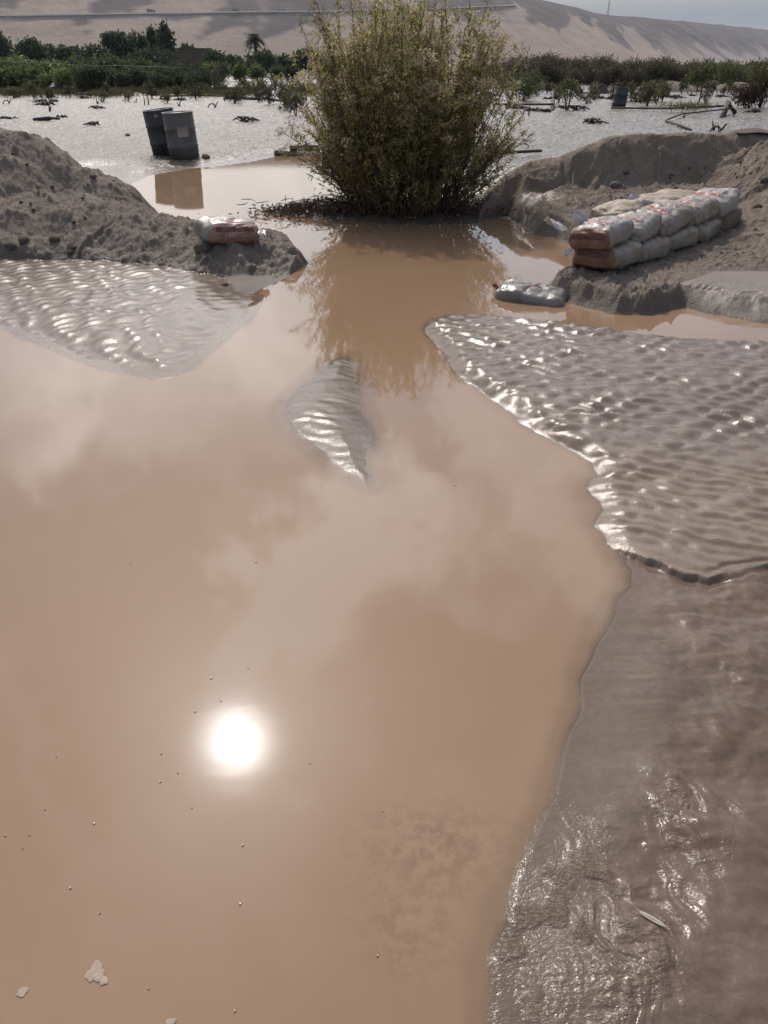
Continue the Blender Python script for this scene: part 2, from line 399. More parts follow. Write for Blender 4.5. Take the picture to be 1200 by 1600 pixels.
gwp = fbm(XX * 1.5, YY * 1.5, 3, 55)
gul = ridged(scr * 1.7 + 1.5 * dcr + 1.6 * gwp, dcr * 1.1 + gwp, 4, 51)
steep = smooth((dcr - 0.02 - .05 * gul) / 0.52)
floor_h = 0.13 + 0.05 * smooth((YY - 6.3) / 2.5) + 0.10 * smooth((XX - 3.4) / 1.5)
hb = ccr - (ccr - floor_h) * np.clip(0.80 * steep + 0.20 * smooth((dcr - 0.4) / 1.9), 0, 1)
backside = YY > np.interp(XX, [c[0] for c in crest[:8]], [c[1] for c in crest[:8]])
hb = np.where(backside, ccr - 0.55 * dcr, hb)
# talus slope coming down on the right
tal = [AZ(1215, 225, 10.2), AZ(1290, 260, 9.0), AZ(1330, 340, 7.6)]
dta, cta, sta = ridge_dist(wx, wy, tal)
hb = np.maximum(hb, rcone(cta, dta, 0.66, 0.3))
calmc = smooth((dcr - .1) / .4)
hb = hb + 0.075 * gul * smooth((dcr - .04) / 0.30) * (1 - smooth((dcr - 0.9) / 1.2)) + 0.05 * fbm(XX * 2, YY * 2, 4, 52) * smooth((YY - 6.5) / 1.5) \
    + (.25 + .75 * calmc) * 0.07 * np.maximum(0, fbm(XX * 7, YY * 7, 3, 53) - .03) + (.25 + .75 * calmc) * 0.04 * np.maximum(0, fbm(XX * 15, YY * 15, 3, 57) - .08) + 0.012 * fbm(XX * 20, YY * 20, 3, 54)
# earth banked up behind the sack row
bx, by = G(983, 405, .235).x - .149 - .28, G(983, 405, .235).y + .149 + .28
tr_ = (XX - bx) * .707 + (YY - by) * .707; ln_ = -(XX - bx) * .707 + (YY - by) * .707
hb = np.maximum(hb, np.where((tr_ > .1) & (tr_ < 2.4), .135 + .20 * np.exp(-(ln_ / .26) ** 2) * smooth((tr_ - .35) / .3) * smooth((2.35 - tr_) / .3) + .02 * fbm(XX * 6, YY * 6, 3, 110), 0))
# the flat wet shelf in front, with a crack along its lip
shelf = poly([(1060, 448, 0.12), (1115, 424, 0.12), (1200, 424, 0.12), (1300, 424, .12), (1300, 470, .1), (1190, 466, .1), (1140, 456, 0.1)]) if False else [G(1062, 442, .12), G(1108, 424, .12), G(1200, 424, .12), G(1330, 424, .12), G(1330, 474, .12), G(1190, 464, .12), G(1140, 455, .12)]
sd_s = sdf(wx, wy, shelf)
hb = hb + (0.125 - hb) * smooth((sd_s + 0.12) / 0.14)
crk = [(*G(1048, 440, .12).xy, 0), (*G(1090, 446, .12).xy, 0), (*G(1125, 452, .12).xy, 0), (*G(1150, 458, .12).xy, 0), (*G(1180, 457, .12).xy, 0)]
dck, _, _ = ridge_dist(wx, wy, crk)
hb = hb - 0.035 * np.exp(-(dck / 0.018) ** 2)
rsl = smooth((XX - G(1050, 485).x) / .25)
lipn = fbm(XX * 5, YY * 5, 4, 56)
prof = 0.004 + 0.02 * smooth(sd_b / .05) + (0.75 - 0.42 * rsl) * np.clip(sd_b, 0, 9) * (1 + .5 * lipn * np.exp(-np.clip(sd_b, 0, 9) / .3)) * (1 + np.clip(sd_b, 0, 2)) + (0.06 * (1 - rsl)) * smooth((sd_b + .05 * lipn - .03) / 0.12)
front = np.exp(-((sd_b - .22) / .22) ** 2) * (YY < 7.2)
hb = hb + front * (1 - .8 * rsl) * (0.075 * fbm(XX * 6, YY * 6, 4, 111) + 0.05 * np.maximum(0, fbm(XX * 14, YY * 14, 3, 112)))
prof = prof * (1 + front * (1 - .7 * rsl) * .9 * fbm(XX * 9, YY * 9, 4, 113))
h_b = np.where(sd_b > 0, np.minimum(hb, prof), below(sd_b))

# right rippled bar and the near shore
right = poly([(664, 512), (668, 502), (690, 495), (742, 493), (850, 505), (960, 519), (1050, 531), (1200, 541), (1500, 560)]) + [V2(6, 4.6), V2(6, .2), V2(0.2, .2)] \
    + poly([(742, 1680), (752, 1600), (765, 1500), (790, 1400), (815, 1310), (850, 1220), (882, 1130), (902, 1060), (930, 1000), (945, 968), (974, 918), (965, 890), (935, 850), (918, 815), (935, 795), (925, 765), (935, 740), (925, 722), (895, 706), (832, 672), (762, 626), (725, 590), (700, 570), (680, 548)])
sd_r = sdf(wx, wy, right)
ripple_area = poly([(640, 520), (660, 480), (1700, 560), (1700, 870), (1320, 895), (1200, 896), (1150, 905), (1105, 917), (1060, 905), (1000, 880), (960, 862), (925, 838), (880, 780), (700, 640)])
sd_ra = sdf(XX + 0.012 * vnoise(XX * 14, YY * 14, 61) + 0.008 * vnoise(XX * 40, YY * 40, 60), YY + 0.012 * vnoise(XX * 14, YY * 14, 62), ripple_area)
qx = XX + 0.055 * vnoise(XX * 2.6, YY * 2.6, 63) + 0.02 * vnoise(XX * 8, YY * 8, 65)
qy = YY + 0.055 * vnoise(XX * 2.6, YY * 2.6, 64) + 0.02 * vnoise(XX * 8, YY * 8, 66)
a1 = np.pi * (0.50 * qx + 0.866 * qy) / 0.115; a2 = np.pi * (0.62 * qx - 0.78 * qy) / 0.128
sc1, sc2 = np.abs(np.sin(a1)), np.abs(np.sin(a2))
scales = (sc1 ** 1.25) * (0.38 + 0.62 * sc2 ** 1.25) * (0.75 + 0.5 * vnoise(XX * 3, YY * 3, 67))
low = smooth((G(0, 690).y - YY) / 0.55)
ripR = ((0.021 + .008 * vnoise(XX * 1.3, YY * 1.3, 87)) * (scales - 0.5)) * (1 - 0.55 * low) + 0.006 * vnoise(XX * 12, YY * 12, 68) + 0.004 * low * np.sin(2 * np.pi * (XX * .45 + YY * .9) / .07 + 3 * vnoise(XX * 5, YY * 5, 69))
hr_rip = 0.034 - 0.026 * low * smooth((2.2 - XX) / 1.2)
inrip = smooth(sd_ra / 0.016)
# near shore: flow lines, slumps and wrinkles
fl = fbm(XX * 2.0 + 0.4 * YY, YY * 26, 3, 71)
wr_mask = np.exp(-(((XX - G(950, 1450).x) / 0.16) ** 2 + ((YY - G(950, 1450).y) / 0.20) ** 2))
wr_mask2 = np.exp(-(((XX - G(1080, 1270).x) / 0.10) ** 2 + ((YY - G(1080, 1270).y) / 0.12) ** 2))
wr_mask3 = .8 * np.exp(-(((XX - G(850, 1480).x) / 0.10) ** 2 + ((YY - G(850, 1480).y) / 0.16) ** 2))
ux, uy = XX + 0.05 * vnoise(XX * 9, YY * 9, 72), YY + 0.05 * vnoise(XX * 9, YY * 9, 73)
wr = ridged(ux * 16 + uy * 8, uy * 5 - ux * 3, 4, 74)
slump = fbm(XX * 4, YY * 4, 3, 75)
hr_near = 0.010 + 0.022 * np.clip(sd_r / 0.5, 0, 1) + 0.0016 * fl + 0.006 * slump + (wr_mask + 0.9 * wr_mask2) * 0.011 * (wr + 0.4) \
    + 0.0016 * ridged(XX * 9, YY * 30, 3, 76) * (0.3 + wr_mask)
redz = smooth((XX - (0.50 + 0.10 * np.sin(YY * 5) + 0.25 * smooth((YY - 1.2) / 0.6)) + .12 * fbm(XX * 4, YY * 4, 4, 83)) / 0.30)
hr_near = hr_near + redz * (-0.006 + 0.032 * fbm(XX * 3.2, YY * 3.2, 4, 77) + 0.006 * np.maximum(0, ridged(XX * 3.5 + .6 * fbm(XX * 3, YY * 3, 2, 70), YY * 3.5, 2, 80) - .5) + 0.0012 * ridged(XX * 14 + 5 * YY, YY * 12, 3, 78))
hr_near = hr_near - 0.006 * np.exp(-((sd_ra + .012) / 0.012) ** 2)
hr = hr_near + inrip * (hr_rip + 0.020 - 0.012 * np.exp(-((sd_ra - .05 - .02 * vnoise(XX * 6, YY * 6, 59)) / 0.010) ** 2) * smooth((XX - 1.0) / .4) + ripR * smooth(sd_ra / 0.15) - hr_near)
h_r = np.where(sd_r > 0, hr * edge(sd_r + 0.01, 0.13 + .2 * (1 - inrip)) - 0.004 + 0.004 * edge(sd_r, .05), below(sd_r) * 0.7 - 0.004)

# small island
isl = poly([(545, 552), (515, 562), (488, 582), (460, 606), (444, 630), (441, 652), (452, 672), (478, 698), (510, 722), (545, 748), (575, 763), (588, 742), (589, 700), (580, 650), (568, 605), (556, 570)])
sd_i = sdf(XX + .45 * (wx - XX), YY + .45 * (wy - YY), isl) + .035
ri = np.sin(2 * np.pi * (cyr * 0.9 + cxr * 0.35) / 0.085 + 2 * vnoise(XX * 6, YY * 6, 81))
h_i = np.where(sd_i > 0, -0.004 + 0.020 * edge(sd_i, 0.25) + edge(sd_i, 0.12) * (0.0022 * ri * smooth(.3 + vnoise(XX * 4, YY * 4, 84)) + 0.0045 * fbm(XX * 6, YY * 8, 3, 82)), below(sd_i) * 0.7 - 0.004)

# drift round the foot of the bush
bc = G(640, 330)
db = np.hypot((XX - bc.x) / 1.55, (YY - bc.y - .1) / 0.95)
h_bush = np.where(db < 1.25, 0.10 * (1 - db) + 0.05 * fbm(XX * 5, YY * 5, 4, 91), BED)

H = np.stack([np.full(XX.shape, BED), h_barL, h_m, h_flat, h_b, h_r, h_i, h_bush])
REG = np.argmax(H, 0); Z = np.max(H, 0)
def ground_z(x, y):
    """height of the built ground under a point"""
    yi = int(np.clip(np.searchsorted(rows, y), 1, len(rows) - 1)); u = x / (y + 1.0); ui = int(np.clip(np.searchsorted(us, u), 1, len(us) - 1))
    fy = (y - rows[yi - 1]) / (rows[yi] - rows[yi - 1]); fx = (u - us[ui - 1]) / (us[ui] - us[ui - 1])
    a = Z[yi - 1, ui - 1] * (1 - fx) + Z[yi - 1, ui] * fx; b = Z[yi, ui - 1] * (1 - fx) + Z[yi, ui] * fx
    return float(a * (1 - fy) + b * fy)
def on(px, py, z=None):
    """first ground point met by the ray through a pixel"""
    d = (G(px, py, -1.0) - Vector((0, 0, EYE))).normalized(); t = 0.6; st = .02; p = Vector((0, 0, EYE))
    while t < 900:
        q = Vector((0, 0, EYE)) + d * t
        if q.z < max(ground_z(q.x, q.y), -0.02): return Vector((q.x, q.y, ground_z(q.x, q.y)))
        t += max(.012, .003 * t)
    p = G(px, py, .3); return p

# colour and wetness of every point
def C3(*c): return np.array(c, float)
col = np.empty(XX.shape + (3,)); wet = np.zeros(XX.shape)
cols = {0: C3(.17, .12, .08), 1: C3(.165, .130, .102), 2: C3(.24, .198, .162), 3: C3(.14, .112, .09), 4: C3(.235, .19, .152), 5: C3(.119, .089, .067), 6: C3(.14, .108, .085), 7: C3(.09, .07, .055)}
wets = {0: .8, 1: .95, 2: .02, 3: .90, 4: .05, 5: .93, 6: .97, 7: .5}
for k in cols: col[REG == k] = cols[k]; wet[REG == k] = wets[k]
pt = smooth((fbm(XX * .45, YY * .28, 4, 121) + .05) / .35) * (REG == 3); col *= (1 - .28 * pt)[..., None]
# feet of the banks: wet earth, plus undercut shade darkened into the colour
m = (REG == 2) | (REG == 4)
damp_shade = np.clip(1 - (Z - 0.02 - .05 * lipn) / np.where(REG == 4, .22, .24), 0, 1)
col[m] *= (1 - 0.52 * damp_shade[m])[:, None]; wet[m] = np.maximum(wet[m], 0.55 * damp_shade[m])
sm = smooth((sd_s + .02) / .06) * (REG == 4)
col = col * (1 - sm[..., None]) + C3(.20, .165, .135) * sm[..., None]; wet = np.maximum(wet, 0.75 * sm)
wsl = np.exp(-(((XX - G(1165, 480).x) / .35) ** 2 + ((YY - G(1165, 480).y) / .35) ** 2)) * (REG == 4); wet = np.maximum(wet, .9 * smooth(wsl * 2))
wb = smooth((0.55 - np.hypot((XX - G(815, 345).x) / 1.0, (YY - G(815, 345).y) / .8)) / .3) * (REG == 4); wet = np.maximum(wet, .9 * wb)
rz = redz * (REG == 5) * (1 - inrip)
col = col * (1 - .8 * rz[..., None]) + .8 * C3(.128, .086, .063) * rz[..., None]
rp = ((REG == 5) * inrip)[..., None]; col = col * (1 - rp) + C3(.158, .124, .099) * rp
lw = (low * (1 - smooth((XX - 2.4) / .8)) * (REG == 5) * inrip)
col = col * (1 - lw[..., None]) + C3(.19, .145, .108) * lw[..., None]
# far land beyond the silt
fr_ = smooth((YY - 110) / 30) * (REG == 3)
col = col * (1 - fr_[..., None]) + C3(.15, .13, .085) * fr_[..., None]; wet = wet * (1 - fr_)

nr_, nc_ = XX.shape
idx = np.arange(nr_ * nc_).reshape(nr_, nc_)
F = np.stack([idx[:-1, :-1], idx[:-1, 1:], idx[1:, 1:], idx[1:, :-1]], -1).reshape(-1, 4)
P3 = np.stack([XX, YY, Z], -1).reshape(-1, 3)
# smooth normals of the whole field, so that the split pieces join without a seam
dxu = np.gradient(np.stack([XX, YY, Z], -1), axis=1); dyu = np.gradient(np.stack([XX, YY, Z], -1), axis=0)
NN = np.cross(dxu, dyu); NN /= np.linalg.norm(NN, axis=-1)[..., None]; NN = NN.reshape(-1, 3)
freg = np.median(REG.reshape(-1)[F], axis=1).astype(int)
freg = REG.reshape(-1)[F].max(1) * 0 + REG.reshape(-1)[F][:, 0]
fin = inrip.reshape(-1)[F].mean(1)
freg = np.where((freg == 5) & (fin > 0.5), 8, freg)
names = {0: 'riverbed', 1: 'mud_bank', 2: 'earth_mound', 3: 'mud_flat', 4: 'earth_bank', 5: 'muddy_shore', 6: 'mud_island', 7: 'drift_ground', 8: 'rippled_mud_bar'}
wet = np.where((REG == 5) | (REG == 6) | (REG == 1), 1.05, wet)
lumpat = (REG == 3) * smooth(sd_flat / 1.2) * 1.0
glint = np.where(REG == 5, np.where(inrip > .5, .17, .05 + .95 * np.clip((wr_mask + .7 * wr_mask2 + wr_mask3) * (.25 + 1.1 * smooth(fbm(XX * 9, YY * 9, 3, 79) / .3)), 0, 1)), 0) + .20 * (REG == 1) * (1 - calm) + .14 * (REG == 6) + .6 * (REG == 4) * (wet > .5)
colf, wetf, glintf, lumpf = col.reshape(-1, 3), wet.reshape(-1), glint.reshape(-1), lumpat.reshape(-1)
for k, nm in names.items():
    f = F[freg == k]
    if len(f) == 0: continue
    u, inv = np.unique(f, return_inverse=True); f2 = inv.reshape(f.shape)
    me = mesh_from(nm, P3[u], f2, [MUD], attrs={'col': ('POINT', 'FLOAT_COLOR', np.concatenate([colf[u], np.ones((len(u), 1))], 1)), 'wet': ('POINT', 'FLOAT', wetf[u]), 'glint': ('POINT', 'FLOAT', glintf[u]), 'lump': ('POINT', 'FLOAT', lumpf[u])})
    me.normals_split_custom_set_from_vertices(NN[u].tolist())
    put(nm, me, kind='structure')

# ground to the horizon, under everything
me = mesh_from('ground', [(-9000, -300, -.45), (9000, -300, -.45), (9000, 12000, -.45), (-9000, 12000, -.45)], [(0, 1, 2, 3)], [MUD],
    attrs={'col': ('POINT', 'FLOAT_COLOR', np.tile([.16, .13, .10, 1], (4, 1))), 'wet': ('POINT', 'FLOAT', np.zeros(4))})
put('ground', me, kind='structure')

# water
wr_rows = rows[(rows < 19)][::2]; wus = us[::2]
wi = np.where(rows < 19)[0][::2]; ui = np.arange(0, nc_, 2)
WX = XX[np.ix_(wi, ui)]; WY = YY[np.ix_(wi, ui)]; WZ = Z[np.ix_(wi, ui)]
keep = WZ < 0.03
n1, n2 = WX.shape; widx = np.arange(n1 * n2).reshape(n1, n2)
WF = np.stack([widx[:-1, :-1], widx[:-1, 1:], widx[1:, 1:], widx[1:, :-1]], -1).reshape(-1, 4)
WF = WF[keep.reshape(-1)[WF].any(1)]
u, inv = np.unique(WF, return_inverse=True)
spots = np.exp(-(((WX - G(680, 1320).x) / .17) ** 2 + ((WY - G(680, 1320).y) / .10) ** 2)) + .7 * np.exp(-(((WX - G(640, 1450).x) / .10) ** 2 + ((WY - G(640, 1450).y) / .10) ** 2))
spots = np.clip(spots, 0, 1) * .8
me = mesh_from('water', np.stack([WX, WY, np.zeros_like(WX)], -1).reshape(-1, 3)[u], inv.reshape(-1, 4), [WATER],
    attrs={'depth': ('POINT', 'FLOAT', np.clip(-WZ, 0, 1).reshape(-1)[u]), 'spots': ('POINT', 'FLOAT', spots.reshape(-1)[u])})
put('water', me, kind='structure')

# ------------------------------------------------------------------ hills behind the valley
def hill_material():
    M = Mat('hill_sand_and_rock')
    c = M.attr('col').outputs['Color']
    n = M.noise(0.02, 8, 0.65); n2 = M.noise(0.15, 5, 0.6)
    f = M.math('MULTIPLY', M.range(n, 0.3, 0.7, 0.85, 1.15), M.range(n2, 0.3, 0.7, 0.88, 1.12))
    b = M.bump(n2, 0.5, 4.0)
    return M.set(color=M.scale(c, f), rough=0.95, spec=0.1, normal=b)
HILL = hill_material()
cp = [Vector((-3200, 900, 190)), Vector((-1500, 1420, 190)), Vector((-500, 1700, 185)), AT(560, -80, 1900), AT(740, -26, 2050), AT(860, 1, 2250), AT(905, 12, 2400), AT(945, 22, 2550), AT(1010, 27, 2900), AT(1100, 35, 3400), AT(1200, 46, 4100), AT(1320, 55, 5400), AT(1700, 64, 9500)]
cpts = []
for a, b in zip(cp[:-1], cp[1:]):
    n = max(2, int((b - a).length / 14))
    cpts += [a.lerp(b, i / n) for i in range(n)]
CR = np.array([tuple(p) for p in cpts])
for _ in range(3):
    CR[1:-1] = (CR[:-2] + 2 * CR[1:-1] + CR[2:]) / 4
Tn = np.gradient(CR[:, :2], axis=0); Tn /= np.linalg.norm(Tn, axis=1)[:, None]
Nn = np.stack([Tn[:, 1], -Tn[:, 0]], 1)                          # towards the viewer
ss = np.concatenate([[0], np.cumsum(np.linalg.norm(np.diff(CR[:, :2], axis=0), axis=1))])
tt = np.concatenate([[-0.02], np.linspace(0, 1, 110), [1.02, 1.3, 2.5, 6]])
SS, TT = np.meshgrid(ss, tt, indexing='ij')
zc_ = CR[:, 2][:, None] * (1 + 0.025 * fbm(SS / 170, SS * 0 + 3.3, 4, 101))
t1 = np.clip(TT, 0, 1)
run = 2.15 * (1 - t1) * CR[:, 2][:, None] * 0.92
gl = ridged(SS / 75 + 1.3 * t1, t1 * 1.3, 5, 102)
amp = (10 + 10 * smooth((CR[:, 0] - 500) / 500)[:, None]) * smooth((t1 - 0.25) / 0.4) * (1 - 0.6 * smooth((t1 - 0.9) / 0.1)) + 2.0
off = run + amp * gl + 10 * fbm(SS / 240, t1 * 2, 3, 103)
off = np.where(TT > 1, -(TT - 1) * 500, off)
zz = zc_ * t1 ** 1.12 - 2.0 + 1.5 * fbm(SS / 30, t1 * 9, 3, 104) * (t1 < 1)
HX = CR[:, 0][:, None] + Nn[:, 0][:, None] * off; HY = CR[:, 1][:, None] + Nn[:, 1][:, None] * off
rock = smooth((0.9 * fbm(SS / 150 - 2.2 * t1, t1 * 1.1, 4, 105) + 0.16 * fbm(SS / 16, t1 * 12, 4, 108) + 0.95 * (t1 - 0.56)) / 0.08)
rightish = smooth((CR[:, 0] - 500) / 500)[:, None]
rock = np.clip(rock * (1 - rightish) + rightish * smooth((t1 - 0.22 + 0.45 * fbm(SS / 120 - 1.2 * t1, t1 * .7, 3, 106)) / 0.22), 0, 1)
streak = smooth((fbm(SS / 60 - 2.4 * t1, t1 * 0.7, 3, 107) - 0.22) / 0.12) * (1 - t1)
cliff = smooth((t1 - .80 + .05 * fbm(SS / 40, t1 * 3, 3, 131)) / .06) * (.55 + .45 * rightish)
rock = np.clip(np.maximum(rock * (1 - 0.8 * streak), cliff), 0, 1)
stria = ridged(SS / 22 + .8 * t1, t1 * .8, 4, 132) * smooth((t1 - .15) / .3)
hc = C3(.27, .21, .165)[None, None] * (1 - rock[..., None]) + C3(.072, .056, .052)[None, None] * rock[..., None]
a_, b_ = SS.shape; hc = hc * (1 + .22 * stria + .10 * fbm(SS / 9, t1 * 16, 3, 133))[..., None]; hidx = np.arange(a_ * b_).reshape(a_, b_)
HF = np.stack([hidx[:-1, :-1], hidx[1:, :-1], hidx[1:, 1:], hidx[:-1, 1:]], -1).reshape(-1, 4)
me = mesh_from('hills', np.stack([HX, HY, zz], -1).reshape(-1, 3), HF, [HILL], attrs={'col': ('POINT', 'FLOAT_COLOR', np.concatenate([hc.reshape(-1, 3), np.ones((a_ * b_, 1))], 1))})
put('hills', me, kind='structure')

# road cut along the slope
def to_px(x, y, z):
    f = y * CP - (z - EYE) * SP; return 600 + FOC * x / f, 800 - FOC * (y * SP + (z - EYE) * CP) / f
RPX, RPY = to_px(HX[:, 1:111], HY[:, 1:111], zz[:, 1:111])
ROAD = []
for i in range(a_):
    px = RPX[i, 60]
    if px < -500 or px > 850 or HY[i, 60] < 300: continue
    ty = np.interp(px, [-500, 0, 240, 480, 700, 850], [25, 23, 19, 16, 11, 6])
    j = np.where((RPY[i, :-1] > ty) & (RPY[i, 1:] <= ty))[0]
    if len(j): ROAD.append((HX[i, 1 + j[0]], HY[i, 1 + j[0]], zz[i, 1 + j[0]], Nn[i, 0], Nn[i, 1]))
RD = np.array(ROAD)
for _ in range(12): RD[1:-1] = (RD[:-2] + 2 * RD[1:-1] + RD[2:]) / 4
rv = []
for x, y, z, nx, ny in RD:
    for o, h in ((-14, 0), (9, 0), (11, -1.7), (-14, -1.7)): rv.append((x + nx * o, y + ny * o, z + h))
rf = [(4 * i + k, 4 * i + (k + 1) % 4, 4 * i + 4 + (k + 1) % 4, 4 * i + 4 + k) for i in range(len(RD) - 1) for k in range(4)]
M = Mat('pale_road_fill'); ROADM = M.set(color=(.33, .29, .25, 1), rough=.9)
put('road', mesh_from('road', rv, rf, [ROADM], smooth_=False), kind='structure')

# ------------------------------------------------------------------ materials for things
def plain(name, c, rough=0.7, spec=0.4, var=0.2, scale=8, bump=0.0, bscale=30, metal=0.0, bd=0.01):
    M = Mat(name); n = M.noise(scale, 5, 0.6)
    c2 = M.scale(c, M.range(n, 0.3, 0.7, 1 - var, 1 + var))
    kw = dict(color=c2, rough=M.range(M.noise(scale * 2.3, 3), .3, .7, max(rough - .08, .02), min(rough + .08, 1)), spec=spec, metal=metal)
    if bump: kw['normal'] = M.bump(M.noise(bscale, 5, .6), bump, bd)
    return M.set(**kw)
def leaf_material(name, trans=0.4):
    M = Mat(name); c = M.attr('col').outputs['Color']
    oi = M.node('ShaderNodeObjectInfo')
    c = M.scale(c, M.range(oi.outputs['Random'], 0, 1, .8, 1.2))
    d = M.node('ShaderNodeBsdfDiffuse'); t = M.node('ShaderNodeBsdfTranslucent'); M.link(c, d.inputs[0]); M.link(c, t.inputs[0])
    mx = M.node('ShaderNodeMixShader'); mx.inputs[0].default_value = trans; M.link(d.outputs[0], mx.inputs[1]); M.link(t.outputs[0], mx.inputs[2])
    g = M.node('ShaderNodeBsdfGlossy'); g.inputs['Roughness'].default_value = .45; m2 = M.node('ShaderNodeMixShader'); m2.inputs[0].default_value = .03
    M.link(mx.outputs[0], m2.inputs[1]); M.link(g.outputs[0], m2.inputs[2]); M.link(m2.outputs[0], M.o.inputs['Surface'])
    return M.m
LEAF = leaf_material('foliage'); 
BARK = plain('bark', (.085, .062, .045, 1), .9, .2, .3, 14, .5, 40)
STEM = plain('brown_stem', (.10, .065, .042, 1), .75, .3, .3, 20)
DEAD = plain('muddy_dead_wood', (.075, .060, .050, 1), .65, .4, .3, 12, .5, 30)
DRUM = plain('drum_paint', (.042, .042, .043, 1), .55, .45, .35, 5, .15, 18)
DRUM_GREY = plain('drum_grey_paint', (.105, .098, .092, 1), .55, .45, .3, 5, .15, 18)
STEEL = plain('dull_steel', (.16, .16, .16, 1), .5, .5, .25, 10)
PAPER = plain('faded_label', (.30, .25, .235, 1), .8, .3, .12, 12)
CLOD = plain('earth_clod', (.17, .145, .12, 1), .92, .2, .2, 5, .8, 14, bd=.03)
POLE = plain('weathered_pole', (.075, .062, .052, 1), .8, .3, .3, 9, .4, 30)
FOAM = plain('foam', (.34, .27, .215, 1), .9, .2, .1, 60)
BUBB = plain('bubble_film', (.40, .32, .26, 1), .12, 1.0, .1, 60)
FEATH = plain('pale_quill', (.52, .44, .36, 1), .6, .3, .15, 40)

# ------------------------------------------------------------------ plants
def vec_unit(n):
    v = rng.normal(size=(n, 3)); return v / np.linalg.norm(v, axis=1)[:, None]
def leaf_quads(mb, C, D, L, Wd, m, base, jit=0.25, alt=None, pal=0.0):
    """leaves centred at C pointing along D with random roll"""
    n = len(C); D = D / (np.linalg.norm(D, axis=1)[:, None] + 1e-9)
    r = vec_unit(n); B = np.cross(D, r); B /= np.linalg.norm(B, axis=1)[:, None] + 1e-9
    base = np.broadcast_to(np.asarray(base, float), (n, 3)) * (1 + jit * rng.uniform(-1, 1, (n, 1)))
    if alt is not None:
        k = (rng.random(n) < pal)[:, None]; base = np.where(k, np.asarray(alt) * (1 + jit * rng.uniform(-1, 1, (n, 1))), base)
    mb.quads(C, D * (np.asarray(L) * rng.uniform(.7, 1.2, n))[:, None] * .5, B * (np.asarray(Wd) * rng.uniform(.7, 1.2, n))[:, None] * .5, m, np.concatenate([base, np.ones((n, 1))], 1))

def foliage_mesh(name, blobs, nclump, nleaf, L, Wd, base, alt, pal, spread):
    """leaf clumps scattered over ellipsoid lobes: centre, radii"""
    mb = MB(); vol = np.array([b[1][0] * b[1][1] * b[1][2] for b in blobs]) ** .66; vol = vol / vol.sum()
    for (c, r), w in zip(blobs, vol):
        k = max(4, int(nclump * w)); u = vec_unit(k); q = (rng.random(k) ** .4)[:, None]
        cc = np.array(c) + u * q * np.array(r)
        tint = rng.uniform(.7, 1.3, (k, 1))
        C = np.repeat(cc, nleaf, 0) + rng.normal(size=(k * nleaf, 3)) * spread
        D = vec_unit(k * nleaf) + 0.8 * np.repeat(u, nleaf, 0) + np.array([0, 0, .2])
        leaf_quads(mb, C, D, L, Wd, 0, np.repeat(np.asarray(base) * tint, nleaf, 0), .3, alt, pal)
    return mb.mesh(name, [LEAF], False, True)
def trunk_mesh(name, h, r, limbs, mat=BARK):
    mb = MB(); k = 6
    pts = [(.06 * h * math.sin(i * 1.3) * i / k, .05 * h * math.cos(i * 1.7) * i / k, h * i / k) for i in range(k + 1)]
    mb.tube(pts, np.linspace(r, r * .35, k + 1), 7)
    for (x, y, z) in limbs:
        z0 = min(h * .9, z * .55); a = np.array([0, 0, z0]); b = np.array([x, y, z])
        mb.tube([a, a * .5 + b * .5 + np.array([0, 0, .06 * h]), b], [r * .5, r * .3, r * .1], 5)
    return mb.mesh(name, [mat], True)
def make_tree(name, label, cat, loc, blobs, nclump, nleaf, L, Wd, base, alt, pal, spread, th, tr, group, rz=0):
    t = thing(name, label, cat, loc, (0, 0, rz), group)
    put('trunk', trunk_mesh('trunk', th, tr, [b[0] for b in blobs]), t)
    put('crown', foliage_mesh('crown', blobs, nclump, nleaf, L, Wd, base, alt, pal, spread), t)
    return t
def far_z(x, y): return ground_z(x, y) if y < 1200 else 0.0
def place(px, D):
    """ground at distance D under pixel column px"""
    x = (px - 600) / FOC * (D * CP + (EYE) * SP); return Vector((x, D, far_z(x, D)))
MPP = lambda D: D * CP / FOC          # metres per photo pixel at distance D, sideways
def blobs_for(w, h, lo=0.12, n=6, flat=.8):
    b = [((0, 0, h * .62), (w * .42, w * .4, h * .36))]
    for i in range(n):
        a = i * 2 * math.pi / n + random.uniform(-.4, .4); r = w * random.uniform(.22, .34); z = h * random.uniform(lo + .18, .8)
        b.append(((math.cos(a) * r, math.sin(a) * r * .8, z), (w * random.uniform(.16, .26), w * random.uniform(.16, .26), h * random.uniform(.14, .24))))
    return b
GRN, GRN2, OLV, BRN = (.030, .045, .022), (.055, .075, .03), (.085, .09, .035), (.075, .055, .035)

